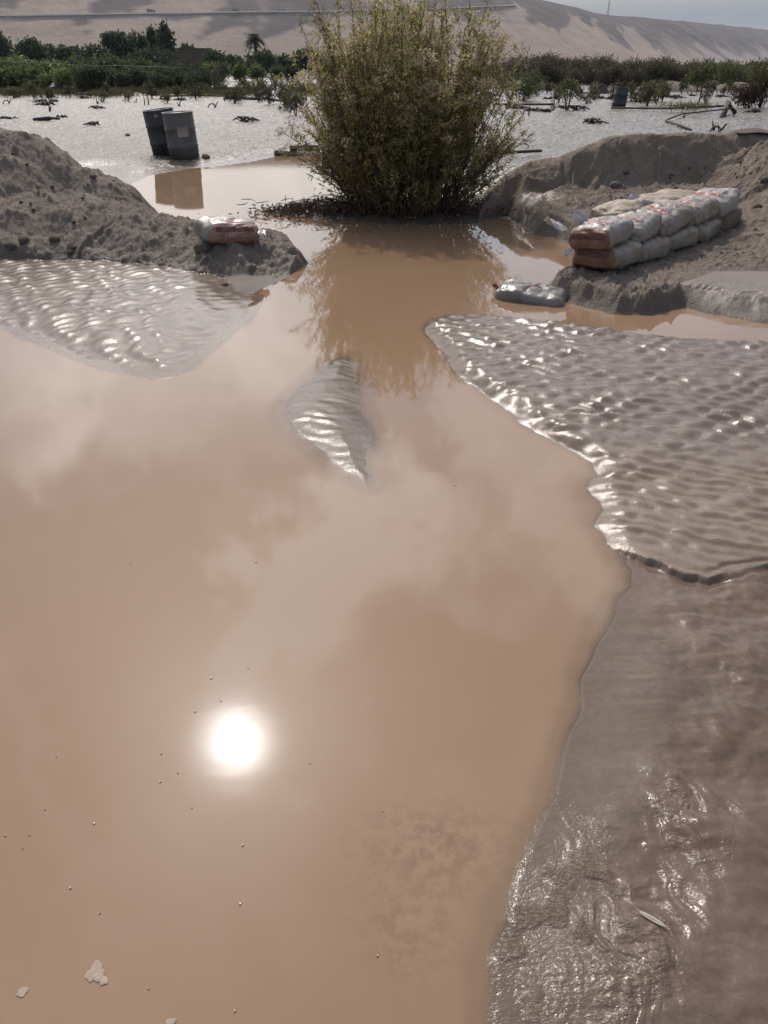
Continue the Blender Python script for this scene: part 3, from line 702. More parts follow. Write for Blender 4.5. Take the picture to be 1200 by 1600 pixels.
# the tree belt on the left
def vtop(py, D): return AT(600, py, D).z
TREES = [  # px, top py, width px, distance, kind, label
    (2, 40, 62, 118, 'r', 'tall dark round tree at the left edge of the tree belt'),
    (57, 61, 50, 122, 'r', 'rounded dark tree, lower than the one at the left edge beside it'),
    (84, 73, 18, 126, 't', 'thin wispy young tree just right of the rounded dark tree'),
    (120, 74, 62, 124, 'b', 'low broad dark tree between the wispy young tree and the layered one'),
    (158, 68, 46, 126, 'b', 'medium bushy tree just left of the tree with flat layered top'),
    (190, 53, 36, 124, 'f', 'tree with flat layered top sticking out of the belt'),
    (217, 51, 46, 126, 'r', 'full dark tree right against the two columnar poplars'),
    (246, 45, 17, 128, 'p', 'slimmer and shorter of the two columnar poplars'),
    (266, 38, 27, 126, 'p', 'tallest columnar poplar of the tree belt'),
    (240, 74, 84, 119, 'b', 'wide low dark tree in front of the two poplars'),
    (296, 69, 26, 150, 'b', 'small tree showing above the left end of the brown wall'),
    (337, 80, 34, 121, 'b', 'dark bushy tree covering the right end of the brown wall'),
    (362, 88, 40, 128, 'b', 'low green tree between the brown wall and the palm'),
    (410, 82, 62, 121, 'r', 'broad dark tree standing around the foot of the palm'),
    (447, 89, 36, 124, 'b', 'low dark tree just right of the palm'),
    (483, 79, 48, 118, 'r', 'dark tree half hidden behind the left side of the big bush'),
    (-60, 60, 70, 124, 'r', 'dark tree beyond the left edge of the belt'),
]
for px, ty, wpx, D, kind, lab in TREES:
    p = place(px, D); w = wpx * MPP(D); h = vtop(ty, D) - p.z
    if kind == 'p': bl = [((0, 0, h * q), (w * .5 * s_, w * .5 * s_, h * .13)) for q, s_ in ((.16, .8), (.3, 1), (.45, 1), (.6, .95), (.73, .8), (.84, .6), (.93, .3))]
    elif kind == 'f': bl = [((-.1 * w, 0, h * .92), (w * .5, w * .45, h * .07)), ((.2 * w, 0, h * .72), (w * .42, w * .4, h * .10)), ((0, 0, h * .45), (w * .5, w * .5, h * .2)), ((-.35 * w, 0, h * .8), (w * .25, w * .2, h * .05))]
    elif kind == 't': bl = [((0, 0, h * .8), (w * .4, w * .4, h * .18)), ((w * .1, 0, h * .5), (w * .3, w * .3, h * .2))]
    else: bl = blobs_for(w, h, .05 if kind == 'b' else .12, 7)
    make_tree({'p': 'poplar_tree'}.get(kind, 'tree'), lab, 'tree', p, bl, 520 if kind != 't' else 130, 7, .5, .3, (.050, .072, .042), (.08, .10, .05), .25, .26, h * .75, .03 * h, 'trees of the belt across the valley')

# palm
D = 123; p = place(402, D); h = vtop(57, D) - p.z
t = thing('palm_tree', 'palm with drooping fronds above the dark tree belt', 'palm tree', p, group=None)
mb = MB(); mb.tube([(0, 0, 0), (.1, 0, h * .4), (.05, 0, h * .93)], [.28, .22, .2], 8); put('trunk', mb.mesh('trunk', [BARK]), t)
mb = MB()
for i in range(46):
    a = i * 2.4; el = random.uniform(-.5, 1.25); Lf = random.uniform(1.35, 1.75)
    pts = []
    for q in np.linspace(0, 1, 7):
        rr = Lf * q * math.cos(el) ; zz_ = Lf * q * math.sin(el) - .55 * q * q * Lf
        pts.append((math.cos(a) * rr, math.sin(a) * rr, h * .93 + zz_))
    mb.tube(pts, [.03, .025, .025, .02, .02, .015, .01], 4, col=(.03, .045, .02, 1))
    P = np.array(pts); ii = rng.random(60); C = np.stack([np.interp(ii * 6, range(7), P[:, k]) for k in range(3)], 1)
    side = np.cross(P[-1] - P[0], [0, 0, 1.]); side /= np.linalg.norm(side) + 1e-6
    sg = np.where(rng.random(60) < .5, -1, 1)[:, None]
    Dv = side * sg + (P[-1] - P[0]) * .35 + np.array([0, 0, -.35])
    leaf_quads(mb, C + Dv / np.linalg.norm(Dv, axis=1)[:, None] * .15, Dv, .42, .06, 0, (.03, .046, .022), .3)
put('crown', mb.mesh('crown', [LEAF], False, True), t)

# brown wall behind the trees
M = Mat('brown_adobe'); bt = M.node('ShaderNodeTexBrick'); bt.inputs['Scale'].default_value = 1.6
bt.inputs['Color1'].default_value = (.15, .11, .09, 1); bt.inputs['Color2'].default_value = (.125, .092, .077, 1); bt.inputs['Mortar'].default_value = (.10, .08, .07, 1)
M.link(M.mapping(rot=(R(90), 0, 0)), bt.inputs['Vector']); ADOBE = M.set(color=M.scale(bt.outputs['Color'], M.range(M.noise(.6, 4), .3, .7, .8, 1.2)), rough=.95)
D = 134; p = place(308, D); w = 52 * MPP(D); h = vtop(77, D) - p.z
t = thing('adobe_wall', 'plain brown adobe wall seen between the poplars and the palm', 'wall', p)
mb = MB(); mb.box((0, 0, h / 2), (w / 2, .25, h / 2)); mb.box((-w / 2 + .2, .6, h * .46), (.25, .4, h * .46)); put('wall', mb.mesh('wall', [ADOBE], False), t)
mb = MB(); mb.box((0, 0, h + .08), (w / 2 + .1, .35, .078)); put('coping', mb.mesh('coping', [ADOBE], False), t)

# crop plants in rows, bushes on the silt, brush on the right: leafy shrubs made once per kind
def shrub_proto(name, w, h, n, nleaf, L, Wd, base, alt, pal, spread, nst=7, low=.05):
    st = MB()
    for i in range(nst):
        a = random.uniform(0, 6.28); r = random.uniform(.1, .45) * w
        st.tube([(r * .15 * math.cos(a), r * .15 * math.sin(a), -.05), (r * .5 * math.cos(a), r * .5 * math.sin(a), h * .4), (r * math.cos(a), r * math.sin(a), h * random.uniform(.7, .95))], [.02 * h, .014 * h, .006 * h], 5)
    return (st.mesh('stem', [STEM]), foliage_mesh('foliage', blobs_for(w, h, low, 6), n, nleaf, L, Wd, base, alt, pal, spread))
CROP = [shrub_proto('crop', 1.5, 1.5, 170, 7, .30, .11, (.105, .14, .046), (.16, .19, .06), .3, .14) for _ in range(3)]
CROPD = [shrub_proto('crop', 1.7, 1.4, 170, 7, .24, .12, (.05, .07, .034), (.09, .10, .04), .25, .14) for _ in range(2)]
BRUSH = [shrub_proto('brush', 3.6, 2.3, 420, 7, .26, .09, c, a, .35, .24, 9, -.14) for c, a in (((.062, .062, .034), (.08, .066, .04)), ((.085, .066, .046), (.062, .05, .037)), ((.095, .11, .04), (.13, .135, .055)))]
def shrub(name, proto, loc, sx, sz, label, cat, group):
    t = thing(name, label, cat, loc, (0, 0, random.uniform(0, 6.28)), group); t.scale = (sx, sx, sz)
    put('stems', proto[0], t); put('foliage', proto[1], t); return t
k = 0
for row, (D, x0, x1, step, lo, hi) in enumerate(((58, -30, 330, 19, .8, 1.05), (66, -40, 330, 21, 1.0, 1.35), (78, -40, 345, 22, 1.15, 1.5), (92, -30, 470, 26, 1.2, 1.6))):
    px = x0 + row * 5
    while px < x1:
        dark = 150 < px and random.random() < .75 or (110 < px < 150 and row < 3)
        p = place(px, D + random.uniform(-3, 3)); s_ = random.uniform(lo, hi) * (.8 if px > 230 else 1)
        if dark: shrub('crop_bush', random.choice(CROPD), p, s_ * random.uniform(.9, 1.1), s_, 'dark green crop bush in the planted strip below the tree belt', 'crop bush', 'dark crop bushes below the tree belt')
        else: shrub('crop_bush', random.choice(CROP), p, s_ * random.uniform(.9, 1.2), s_ * random.uniform(.9, 1.1), 'bright green crop bush in the planted strip below the tree belt', 'crop bush', 'bright crop bushes below the tree belt')
        px += step * random.uniform(.8, 1.2)
for i in range(64):
    px = 770 + i * 7.9 + random.uniform(-6, 6); D = random.choice((68, 76, 86, 98)); p = place(px, D)
    kd = (2 if px > 1090 else random.choice((0, 1, 1, 0, 2 if px < 830 else 1))); s_ = random.uniform(.62, .88) * (D / 84) * (1.15 if 800 < px < 880 else 1)
    w_ = ('dusky olive brush bush', 'brownish half dry brush bush', 'yellow green brush bush')[kd]
    shrub('brush_bush', BRUSH[kd], p, s_, s_ * random.uniform(.85, 1.1), w_ + ' in the thicket below the far right slope', 'bush', w_ + 'es of the right thicket')
for px, ty, D, lab in ((893, 98, 105, 'bright green tree crown rising left of the middle of the right thicket'), (1172, 99, 120, 'dark round tree rising above the right thicket'), (1100, 102, 120, 'small dark round tree above the middle of the right thicket'), (836, 96, 100, 'wide dark tree of the right thicket nearest the big bush')):
    p = place(px, D); h = vtop(ty, D) - p.z; w = (42 if px in (893, 836) else 26) * MPP(D)
    make_tree('tree', lab, 'tree', p, blobs_for(w, h, .1, 6), 260, 7, .4, .24, (.055, .075, .03) if px == 893 else (.028, .038, .026), (.07, .08, .035), .25, .22, h * .7, .1, 'trees of the right thicket')

# sparse yellow grass where the silt meets the crops
mb = MB()
n = 15000; px = rng.uniform(-80, 420, n); D = 46 + 13 * rng.random(n) ** .8
gx = (px - 600) / FOC * (D * CP); patch = vnoise(gx * .35, D * .25, 9) + (D - 50) * .10 + .02
kk = patch > 0; gx, D = gx[kk], D[kk]; gz = np.array([ground_z(a, b) for a, b in zip(gx[::1], D[::1])])
C = np.stack([gx, D, gz + .16], 1); Dv = rng.normal(size=(len(gx), 3)) * .4 + np.array([0, 0, 1.])
leaf_quads(mb, C, Dv, .34, .05, 0, (.10, .095, .038) * np.ones((len(gx), 1)) * (.75 + .5 * vnoise(gx * .8, D * .5, 12))[:, None], .35, (.085, .065, .04), .4)
put('grass', mb.mesh('grass', [LEAF], False, True), kind='stuff', label='sparse yellow grass where the silt meets the crops', cat='grass')

# single shrubs standing in the silt
def silt_shrub(px, py, hpx, wpx, base, alt, pal, label, cat='shrub', n=120, L=.16, Wd=.055, bare=0.0):
    p = on(px, py); D = p.y; w = wpx * MPP(D); h = hpx * D / FOC * .86 * 1.0
    st = MB()
    for i in range(9):
        a = random.uniform(0, 6.28); r = random.uniform(.12, .5) * w
        st.tube([(r * .2 * math.cos(a), r * .2 * math.sin(a), -.06), (r * .6 * math.cos(a), r * .6 * math.sin(a), h * .5), (r * math.cos(a), r * math.sin(a), h * random.uniform(.75, 1))], [.022, .014, .006], 5)
    t = thing('silt_shrub', label, cat, p, (0, 0, 0), 'shrubs left standing in the silt')
    put('stems', st.mesh('stems', [STEM]), t)
    put('foliage', foliage_mesh('foliage', blobs_for(w, h, .05 + bare, 6), n, 7, L, Wd, base, alt, pal, .09 * w), t)
silt_shrub(886, 172, 45, 36, (.10, .12, .04), (.16, .16, .07), .3, 'loose yellow green shrub with open branches left of the distant drum', n=70)
silt_shrub(818, 158, 46, 56, (.065, .09, .03), (.10, .12, .05), .3, 'dense green shrub just right of the big flowering bush', n=190)
silt_shrub(1006, 160, 30, 26, (.10, .10, .06), (.16, .14, .10), .5, 'small grey green shrub just right of the distant drum', n=50)
silt_shrub(405, 153, 26, 34, (.10, .10, .035), (.12, .09, .05), .3, 'yellow green tuft of shrub standing between the drums and the palm', n=70)
silt_shrub(1186, 168, 62, 66, (.075, .075, .028), (.075, .05, .03), .45, 'large olive brown shrub at the right edge of the silt', n=260)
silt_shrub(1168, 168, 30, 54, (.05, .032, .022), (.07, .045, .03), .4, 'low dry brown shrub at the foot of the large olive one', n=160)
silt_shrub(446, 165, 26, 30, (.10, .095, .05), (.08, .06, .04), .5, 'ragged half dry shrub at the left flank of the big bush', n=45)
silt_shrub(345, 135, 28, 30, (.05, .062, .03), (.08, .08, .04), .3, 'dark green shrub at the end of the crops right of the drums', n=80)
silt_shrub(458, 140, 18, 34, (.09, .085, .05), (.08, .06, .04), .5, 'low brownish shrub on the wet silt left of the big bush', n=45)
TUFT = [shrub_proto('tuft', .7, .7, 45, 6, .16, .05, c_, a_, .35, .07, 5, -.05) for c_, a_ in (((.085, .09, .036), (.10, .08, .045)), ((.055, .06, .03), (.09, .075, .04)))]
for px, py in ((20, 141), (40, 143), (88, 141), (110, 143), (138, 146), (150, 141), (170, 143), (190, 140), (208, 143), (235, 141), (252, 144), (268, 141), (290, 142), (300, 148), (322, 141), (352, 146), (372, 144), (390, 150), (412, 145), (430, 146), (440, 141), (452, 150), (468, 147), (478, 157), (488, 145), (420, 163), (448, 172), (462, 180), (470, 165), (838, 150), (855, 146), (872, 160), (905, 156), (925, 150), (985, 152), (1020, 150), (1065, 146), (1130, 148), (1145, 150), (1010, 165)) + tuple((random.uniform(0, 500) if i % 3 else random.uniform(800, 1190), random.uniform(138, 162)) for i in range(70)):
    i_ = random.random() < .5; p = on(px, py); s_ = random.uniform(.6, 1.2)
    shrub('plant_tuft', TUFT[int(i_)], p, s_, s_ * random.uniform(.8, 1.2), 'dark leafy tuft of plant growing out of the silt' if i_ else 'yellow green leafy tuft of plant growing out of the silt', 'plant', 'dark plant tufts on the silt' if i_ else 'yellow green plant tufts on the silt')
# sapling with a bare stem
p = on(1092, 160); t = thing('sapling', 'young sapling with bare stem and small green crown before the earth heaps', 'sapling', p)
mb = MB(); mb.tube([(0, 0, -.05), (.02, 0, .5), (0, 0, 1.3)], [.035, .03, .02], 6); put('trunk', mb.mesh('trunk', [BARK]), t)
put('crown', foliage_mesh('crown', [((0, 0, 1.25), (.65, .5, .38)), ((-.4, 0, 1.05), (.3, .3, .25))], 70, 7, .2, .08, (.08, .095, .035), (.12, .12, .05), .3, .1), t)

# ------------------------------------------------------------------ the big flowering bush in the water
BUSHLEAF = leaf_material('bush_leaves', .5)
def big_bush():
    o = G(632, 333); t = thing('flowering_bush', 'big dense flowering bush with many upright stems standing in the brown water', 'bush', (o.x, o.y, 0.0))
    zs = [0, .12, .5, .95, 1.4, 1.8, 2.1, 2.3, 2.42]; hw = [.70, .92, 1.22, 1.40, 1.38, 1.27, 1.08, .74, .25]
    env = lambda z: np.interp(z, zs, hw)
    st, lf, fl = MB(), MB(), MB(); n = 400
    for i in range(n):
        a = random.uniform(0, 2 * math.pi); q = random.random() ** .5
        ztop = random.uniform(.75, 2.26) if random.random() < .75 else random.uniform(.3, 1.0)
        q2 = min(1.0, q * random.uniform(.8, 1.12))
        r = env(ztop) * (q2 if ztop < 2.0 else q2 * .95)
        tip = np.array([math.cos(a) * r, math.sin(a) * r * .8, ztop + random.uniform(-.05, .08)])
        b = np.array([math.cos(a + random.uniform(-.5, .5)) * q * .60, math.sin(a) * q * .42, -.12])
        mid = b * .52 + tip * .48 + np.array([0, 0, .10 * ztop]); mid[:2] += rng.normal(size=2) * .11
        tq = np.linspace(0, 1, 8)[:, None]
        P = (1 - tq) ** 2 * b + 2 * tq * (1 - tq) * mid + tq ** 2 * tip + rng.normal(size=(8, 3)) * .012
        st.tube(P, np.linspace(.009, .0028, 8), 5, cap=False)
        tw = [(P, .30)]
        for j in range(random.randint(4, 7)):
            s0 = random.uniform(.4, .92); bp = np.array([np.interp(s0 * 7, range(8), P[:, k]) for k in range(3)])
            d = tip - b; d /= np.linalg.norm(d); d = d * .8 + rng.normal(size=3) * .60; d[2] = abs(d[2]) * .8 + .1; d /= np.linalg.norm(d)
            Lw = random.uniform(.16, .38); T = np.array([bp, bp + d * Lw * .5 + [0, 0, .01], bp + d * Lw + [0, 0, .05]])
            st.tube(T, [.0035, .0026, .0016], 4, cap=False); tw.append((T, 0.0))
        for T, s0 in tw:
            L = np.linalg.norm(np.diff(T, axis=0), axis=1).sum(); m = int(L * (1 - s0) / .0155)
            if m < 1: continue
            sq = s0 + (1 - s0) * rng.random(m) ** .9
            C = np.stack([np.interp(sq * (len(T) - 1), range(len(T)), T[:, k]) for k in range(3)], 1)
            ax = (T[-1] - T[0]) / np.linalg.norm(T[-1] - T[0]); D = ax * .55 + vec_unit(m) * .95; D /= np.linalg.norm(D, axis=1)[:, None]
            zrel = C[:, 2]
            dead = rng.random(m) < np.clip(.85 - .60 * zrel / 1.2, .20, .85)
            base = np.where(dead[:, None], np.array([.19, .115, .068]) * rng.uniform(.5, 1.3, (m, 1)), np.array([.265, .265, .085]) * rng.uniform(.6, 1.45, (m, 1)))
            yel = rng.random(m) < .05; base[yel] = [.22, .22, .06]
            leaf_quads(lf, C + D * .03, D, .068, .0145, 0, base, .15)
        ends = [T[-1] for T, _ in tw]
        for e in ends:
            if e[2] < .70 + random.uniform(-.35, .5): continue
            if random.random() < .10: continue
            m = random.randint(22, 34); cl = e + np.array([0, 0, .015])
            C = cl + rng.normal(size=(m, 3)) * np.array([.042, .042, .024]); D = vec_unit(m) + np.array([0, 0, .6])
            tone = np.array([.56, .45, .29]) * random.uniform(.6, 1.15) if random.random() < .8 else np.array([.26, .23, .12])
            leaf_quads(fl, C, D, .030, .018, 0, tone, .2)
    # the long shoots that stick out to the upper left and left
    for tip in ((-1.12, -.1, 2.40), (-1.05, 0, 2.28), (-1.25, .1, 2.05), (-1.52, -.1, .95), (-1.50, 0, .70), (.95, .1, 2.32), (1.42, 0, 1.75), (1.5, -.1, .85), (-.15, 0, 2.36), (.35, .1, 2.38)):
        tip = np.array(tip); b = np.array([tip[0] * .35, 0, .1]); mid = b * .5 + tip * .5 + np.array([-.05 * np.sign(tip[0]), 0, .12])
        tq = np.linspace(0, 1, 10)[:, None]; P = (1 - tq) ** 2 * b + 2 * tq * (1 - tq) * mid + tq ** 2 * tip
        st.tube(P, np.linspace(.010, .003, 10), 5, cap=False)
        for j in range(16):
            s0 = .45 + .55 * j / 15; bp = np.array([np.interp(s0 * 9, range(10), P[:, k]) for k in range(3)]); d = vec_unit(1)[0] * .7 + np.array([.0, 0, .5]); T = np.array([bp, bp + d * .06, bp + d * .13])
            st.tube(T, [.003, .002, .0015], 4, cap=False); m = 12
            C = T[-1] + rng.normal(size=(m, 3)) * .035; leaf_quads(lf, C, vec_unit(m), .055, .012, 0, (.14, .13, .05), .3)
            m = 16; C = T[-1] + rng.normal(size=(m, 3)) * .026; leaf_quads(fl, C, vec_unit(m), .022, .014, 0, (.40, .33, .24), .25)
    put('stems', st.mesh('stems', [STEM]), t); put('foliage', lf.mesh('foliage', [BUSHLEAF], False, True), t)
    put('flower_heads', fl.mesh('flower_heads', [BUSHLEAF], False, True), t)
big_bush()
# trash of twigs and dead leaves washed against the bush
mb = MB()
for i in range(520):
    a = rng.uniform(0, 2 * math.pi); r = rng.uniform(.5, 1.0); side = rng.random()
    if side < .55: x, y = rng.normal(-1.15, .32), rng.normal(-.05, .22)
    elif side < .8: x, y = rng.normal(1.05, .3), rng.normal(0, .2)
    else: x, y = rng.normal(0, .7), rng.normal(-.42, .10)
    c = np.array([bc.x + x, bc.y + y, 0.03 + abs(rng.normal(0, .06))]); d = vec_unit(1)[0]; d[2] *= .45; L = rng.uniform(.06, .28)
    mb.tube([c - d * L / 2, c + vec_unit(1)[0] * .02, c + d * L / 2], [.004, .0055, .002], 4, col=(.07, .05, .04, 1))
n = 5200; side = rng.random(n)
x = np.where(side < .6, rng.normal(-1.10, .36, n), np.where(side < .8, rng.normal(1.0, .34, n), rng.normal(0, .75, n))); y = np.where(side < .8, rng.normal(-.05, .24, n), rng.normal(-.38, .12, n))
C = np.stack([bc.x + x, bc.y + y, .02 + np.abs(rng.normal(0, .07, n)) * np.exp(-((np.abs(x) - .9) / .5) ** 2)], 1)
Dv = vec_unit(n); Dv[:, 2] *= .4
leaf_quads(mb, C, Dv, .07, .022, 0, (.085, .058, .04), .4, (.16, .12, .09), .18)
TRASH = leaf_material('dead_leaves', .15)
put('drift_litter', mb.mesh('drift_litter', [TRASH], False, True), kind='stuff', label='dark twigs and dead leaves washed up around the foot of the bush', cat='litter')

# ------------------------------------------------------------------ drums
def drum(label, loc, rot, paint, name='drum', sink=0.06, sticker=None, patch=None, h=.88, r=.29):
    t = thing(name, label, 'drum', loc, rot, None)
    pr = [(0, -sink), (r, -sink), (r, .26 - sink), (r + .011, .275 - sink), (r + .011, .295 - sink), (r, .31 - sink), (r, .57 - sink), (r + .011, .585 - sink), (r + .011, .605 - sink), (r, .62 - sink), (r, h - .03 - sink), (r - .002, h - .02 - sink)]
    mb = MB(); mb.lathe(pr, 48); put('body', mb.mesh('body', [paint]), t)
    mb = MB(); mb.lathe([(r - .004, h - .022 - sink), (r + .009, h - .018 - sink), (r + .011, h - .006 - sink), (r + .004, h - sink), (r - .012, h - .002 - sink), (r - .015, h - .02 - sink), (0, h - .02 - sink)], 48)
    put('rim', mb.mesh('rim', [STEEL if paint is DRUM_GREY else paint]), t)
    mb = MB(); z = h - .02 - sink
    mb.V.append(np.array([[r * .62 + .035 * math.cos(a), .035 * math.sin(a), zz] for zz in (z, z + .015) for a in np.arange(12) * math.pi / 6])); mb.F4.append(np.array([(i, (i + 1) % 12, 12 + (i + 1) % 12, 12 + i) for i in range(12)])); mb.M.append(np.zeros(12)); mb.C.append(np.ones((12, 4))); mb.n += 24
    mb.add([[r * .62 + .035 * math.cos(a), .035 * math.sin(a), z + .015] for a in np.arange(12) * math.pi / 6] + [[r * .62, 0, z + .016]], [(i, (i + 1) % 12, 12) for i in range(12)])
    put('bung', mb.mesh('bung', [STEEL]), t)
    for nm, (a0, a1, z0, z1), mt in ([('label_sheet', sticker, PAPER)] if sticker else []) + ([('sticker', patch, PAPER)] if patch else []):
        mb = MB(); th = np.linspace(R(a0), R(a1), 10); rr = r + .0135
        V = [((rr) * math.cos(a), rr * math.sin(a), zz) for zz in (z0, z1) for a in th] + [((rr - .013) * math.cos(a), (rr - .013) * math.sin(a), zz) for zz in (z0, z1) for a in th]
        F_ = [(i, i + 1, 10 + i + 1, 10 + i) for i in range(9)] + [(20 + i, i, i + 1, 20 + i + 1) for i in range(9)] + [(10 + i, 30 + i, 30 + i + 1, 10 + i + 1) for i in range(9)]
        mb.add(V, F_); put(nm, mb.mesh(nm, [mt]), t)
    return t
p = on(287, 249); drum('grey drum with a pale square label, leaning slightly, at the edge of the pool', (p.x, p.y + .12, p.z), (R(1), R(-2.5), 0), DRUM_GREY, sticker=(-88, -48, .40, .60))
p = on(252, 246); drum('plain black drum leaning behind the grey drum with the pale label', (p.x - .02, p.y + .62, p.z), (R(1), R(-6), R(8)), DRUM, patch=(-100, -88, .70, .755), r=.30)
p = on(966, 169); drum('lone dark blue grey drum far off on the silt in front of the thicket', (p.x, p.y, p.z), (0, R(4), 0), plain('drum_blue_grey_paint', (.045, .052, .06, 1), .5, .4), sink=.1)

# ------------------------------------------------------------------ cement sacks
def sack_material(name, dirt):
    M = Mat(name); n = M.noise(6, 5, .6); n2 = M.noise(28, 4, .6)
    c = M.mix(M.range(n, .28, .62, 0, dirt, True), (.29, .27, .25, 1), (.21, .165, .12, 1))
    z = M.node('ShaderNodeSeparateXYZ'); M.link(M.mapping(), z.inputs[0])
    c = M.scale(c, M.range(n2, .3, .7, .9, 1.08))
    wv = M.node('ShaderNodeTexWave'); wv.inputs['Scale'].default_value = 60; M.link(M.mapping(), wv.inputs[0])
    b = M.bump(M.noise(9, 4, .6, dist=.6), .55, .02); b = M.bump(wv.outputs['Fac'], .08, .002, b)
    return M.set(color=c, rough=.34, spec=.5, normal=b)
SACK = sack_material('sack_plastic', .55); SACKD = sack_material('dusty_sack_plastic', 1.0)
SACKS = plain('straw_dust_sack', (.29, .235, .175, 1), .6, .3, .3, 9, .5, 20)
SACKB = plain('sack_plastic_brown_dust', (.155, .125, .10, 1), .8, .2, .2, 7, .4, 20)
RED = plain('orange_red_print', (.20, .098, .062, 1), .6, .4, .18, 12, .3, 20)
REDD = plain('dark_red_print', (.145, .042, .032, 1), .55, .4, .15, 20)
PURP = plain('dark_purple_print', (.11, .06, .085, 1), .5, .4, .15, 20)
PINK = plain('brick_red_print', (.36, .05, .045, 1), .5, .4, .15, 20)
CLEAR = Mat('thin_white_plastic'); CLEAR.b.inputs['Alpha'].default_value = .85
FILM = CLEAR.set(color=(.52, .49, .46, 1), rough=.3, normal=CLEAR.bump(CLEAR.noise(25, 4), .4, .01))

def sack_mesh(dims, seed, droop=0.0, end_red=True, body=SACK):
    q_ = random.Random(seed); a, b, c = [d_ * q_.uniform(.92, 1.08) for d_ in dims]; n = 22
    bm = bmesh.new(); bmesh.ops.create_cube(bm, size=2.0); bmesh.ops.subdivide_edges(bm, edges=bm.edges[:], cuts=n, use_grid_fill=True)
    V = np.array([v.co[:] for v in bm.verts]); F_ = [[v.index for v in f.verts] for f in bm.faces]; bm.free()
    q = V.copy()
    lp = lambda p_: (np.abs(q) ** p_).sum(1) ** (1 / p_)
    r = lp(5.0)[:, None]; q = q / r
    out = q * np.array([a, b, c])
    # swell and slump
    cen = np.clip(1 - (q[:, 0] ** 2) * .55, 0, 1) * np.clip(1 - (q[:, 1] ** 2) * .55, 0, 1)
    out[:, 2] += .22 * c * (cen - .35) * np.sign(q[:, 2]) * np.where(q[:, 2] > 0, 1, .25)
    side = 1 + .06 * (1 - q[:, 2] ** 2); out[:, :2] *= side[:, None]
    out[:, 2] -= droop * (q[:, 0] * .5 - .5) ** 2 * (q[:, 0] < 0) * 2
    w = .006 * vnoise(out[:, 0] * 16 + seed, out[:, 1] * 16, seed) + .006 * vnoise(out[:, 0] * 30 + out[:, 2] * 22, out[:, 1] * 9 + seed, seed + 3)
    w += .009 * vnoise(out[:, 0] * 5 + seed, out[:, 1] * 6 + out[:, 2] * 5, seed + 7)
    nrm = q / np.linalg.norm(q, axis=1)[:, None]; out += nrm * w[:, None] * 1.7
    # corner ears pinched in
    ear = np.clip((np.abs(q[:, 0]) - .78) / .22, 0, 1) * np.clip((np.abs(q[:, 1]) - .78) / .22, 0, 1); out[:, 2] *= 1 - .25 * ear
    me = bpy.data.meshes.new('sack_body'); me.from_pydata(out.tolist(), [], F_); me.materials.append(body); me.materials.append(RED)
    mi = []
    for f in F_:
        m_ = q[f].mean(0); mi.append(1 if end_red and m_[0] < -.80 and abs(m_[2]) < .93 and abs(m_[1]) < .95 else 0)
    me.polygons.foreach_set('material_index', mi); me.polygons.foreach_set('use_smooth', [True] * len(F_)); me.update()
    return me
_txt = {}
def text_shape(body, size):
    cu = bpy.data.curves.new('t', 'FONT'); cu.body = body; cu.size = size; cu.align_x = 'CENTER'; cu.align_y = 'CENTER'; cu.resolution_u = 3
    ob = bpy.data.objects.new('t', cu); COL.objects.link(ob); dg = bpy.context.evaluated_depsgraph_get(); me = ob.evaluated_get(dg).to_mesh()
    V = np.array([v.co[:2] for v in me.vertices]); F_ = [tuple(p.vertices) for p in me.polygons]
    ob.evaluated_get(dg).to_mesh_clear(); bpy.data.objects.remove(ob); bpy.data.curves.remove(cu)
    return V, F_
def bar_shape(x0, y0, x1, y1, w, n=10):
    d = np.array([x1 - x0, y1 - y0]); L = np.linalg.norm(d); d /= L; p = np.array([-d[1], d[0]]) * w / 2
    V = []; F_ = []
    for i in range(n + 1):
        c = np.array([x0, y0]) + d * L * i / n; V += [c - p, c + p]
    for i in range(n): F_.append((2 * i, 2 * i + 2, 2 * i + 3, 2 * i + 1))
    return np.array(V), F_
def rect_shape(x0, x1, y0, y1, nx=12, ny=3):
    X_, Y_ = np.meshgrid(np.linspace(x0, x1, nx + 1), np.linspace(y0, y1, ny + 1)); V = np.stack([X_.ravel(), Y_.ravel()], 1)
    F_ = [(j * (nx + 1) + i, j * (nx + 1) + i + 1, (j + 1) * (nx + 1) + i + 1, (j + 1) * (nx + 1) + i) for j in range(ny) for i in range(nx)]
    return V, F_
def print_on(me, shapes, face, name, parent):
    """lays printed shapes on a sack: face 'top' (x, y seen from above), 'end' (y, z on the -x end) or 'side' (x, z on the -y side)"""
    bvh = BVHTree.FromPolygons([v.co[:] for v in me.vertices], [p.vertices[:] for p in me.polygons])
    VV, FF, MM, mats = [], [], [], []
    for (V, F_), mat, lift in shapes:
        if mat not in mats: mats.append(mat)
        base = len(VV); ok = []
        for x, y in V:
            if face == 'top': o, d = Vector((x, y, 1)), Vector((0, 0, -1))
            elif face == 'end': o, d = Vector((-2, -x, y)), Vector((1, 0, 0))
            else: o, d = Vector((x, -2, y)), Vector((0, 1, 0))
            h = bvh.ray_cast(o, d)
            ok.append(h[0] is not None); VV.append((h[0] + h[1] * lift) if h[0] is not None else o + d)
        for f in F_:
            if all(ok[i] for i in f): FF.append([i + base for i in f]); MM.append(mats.index(mat))
    m2 = bpy.data.meshes.new(name); m2.from_pydata([tuple(v) for v in VV], [], FF)
    for m in mats: m2.materials.append(m)
    m2.polygons.foreach_set('material_index', MM); m2.polygons.foreach_set('use_smooth', [True] * len(FF)); m2.update()
    return put(name, m2, parent)
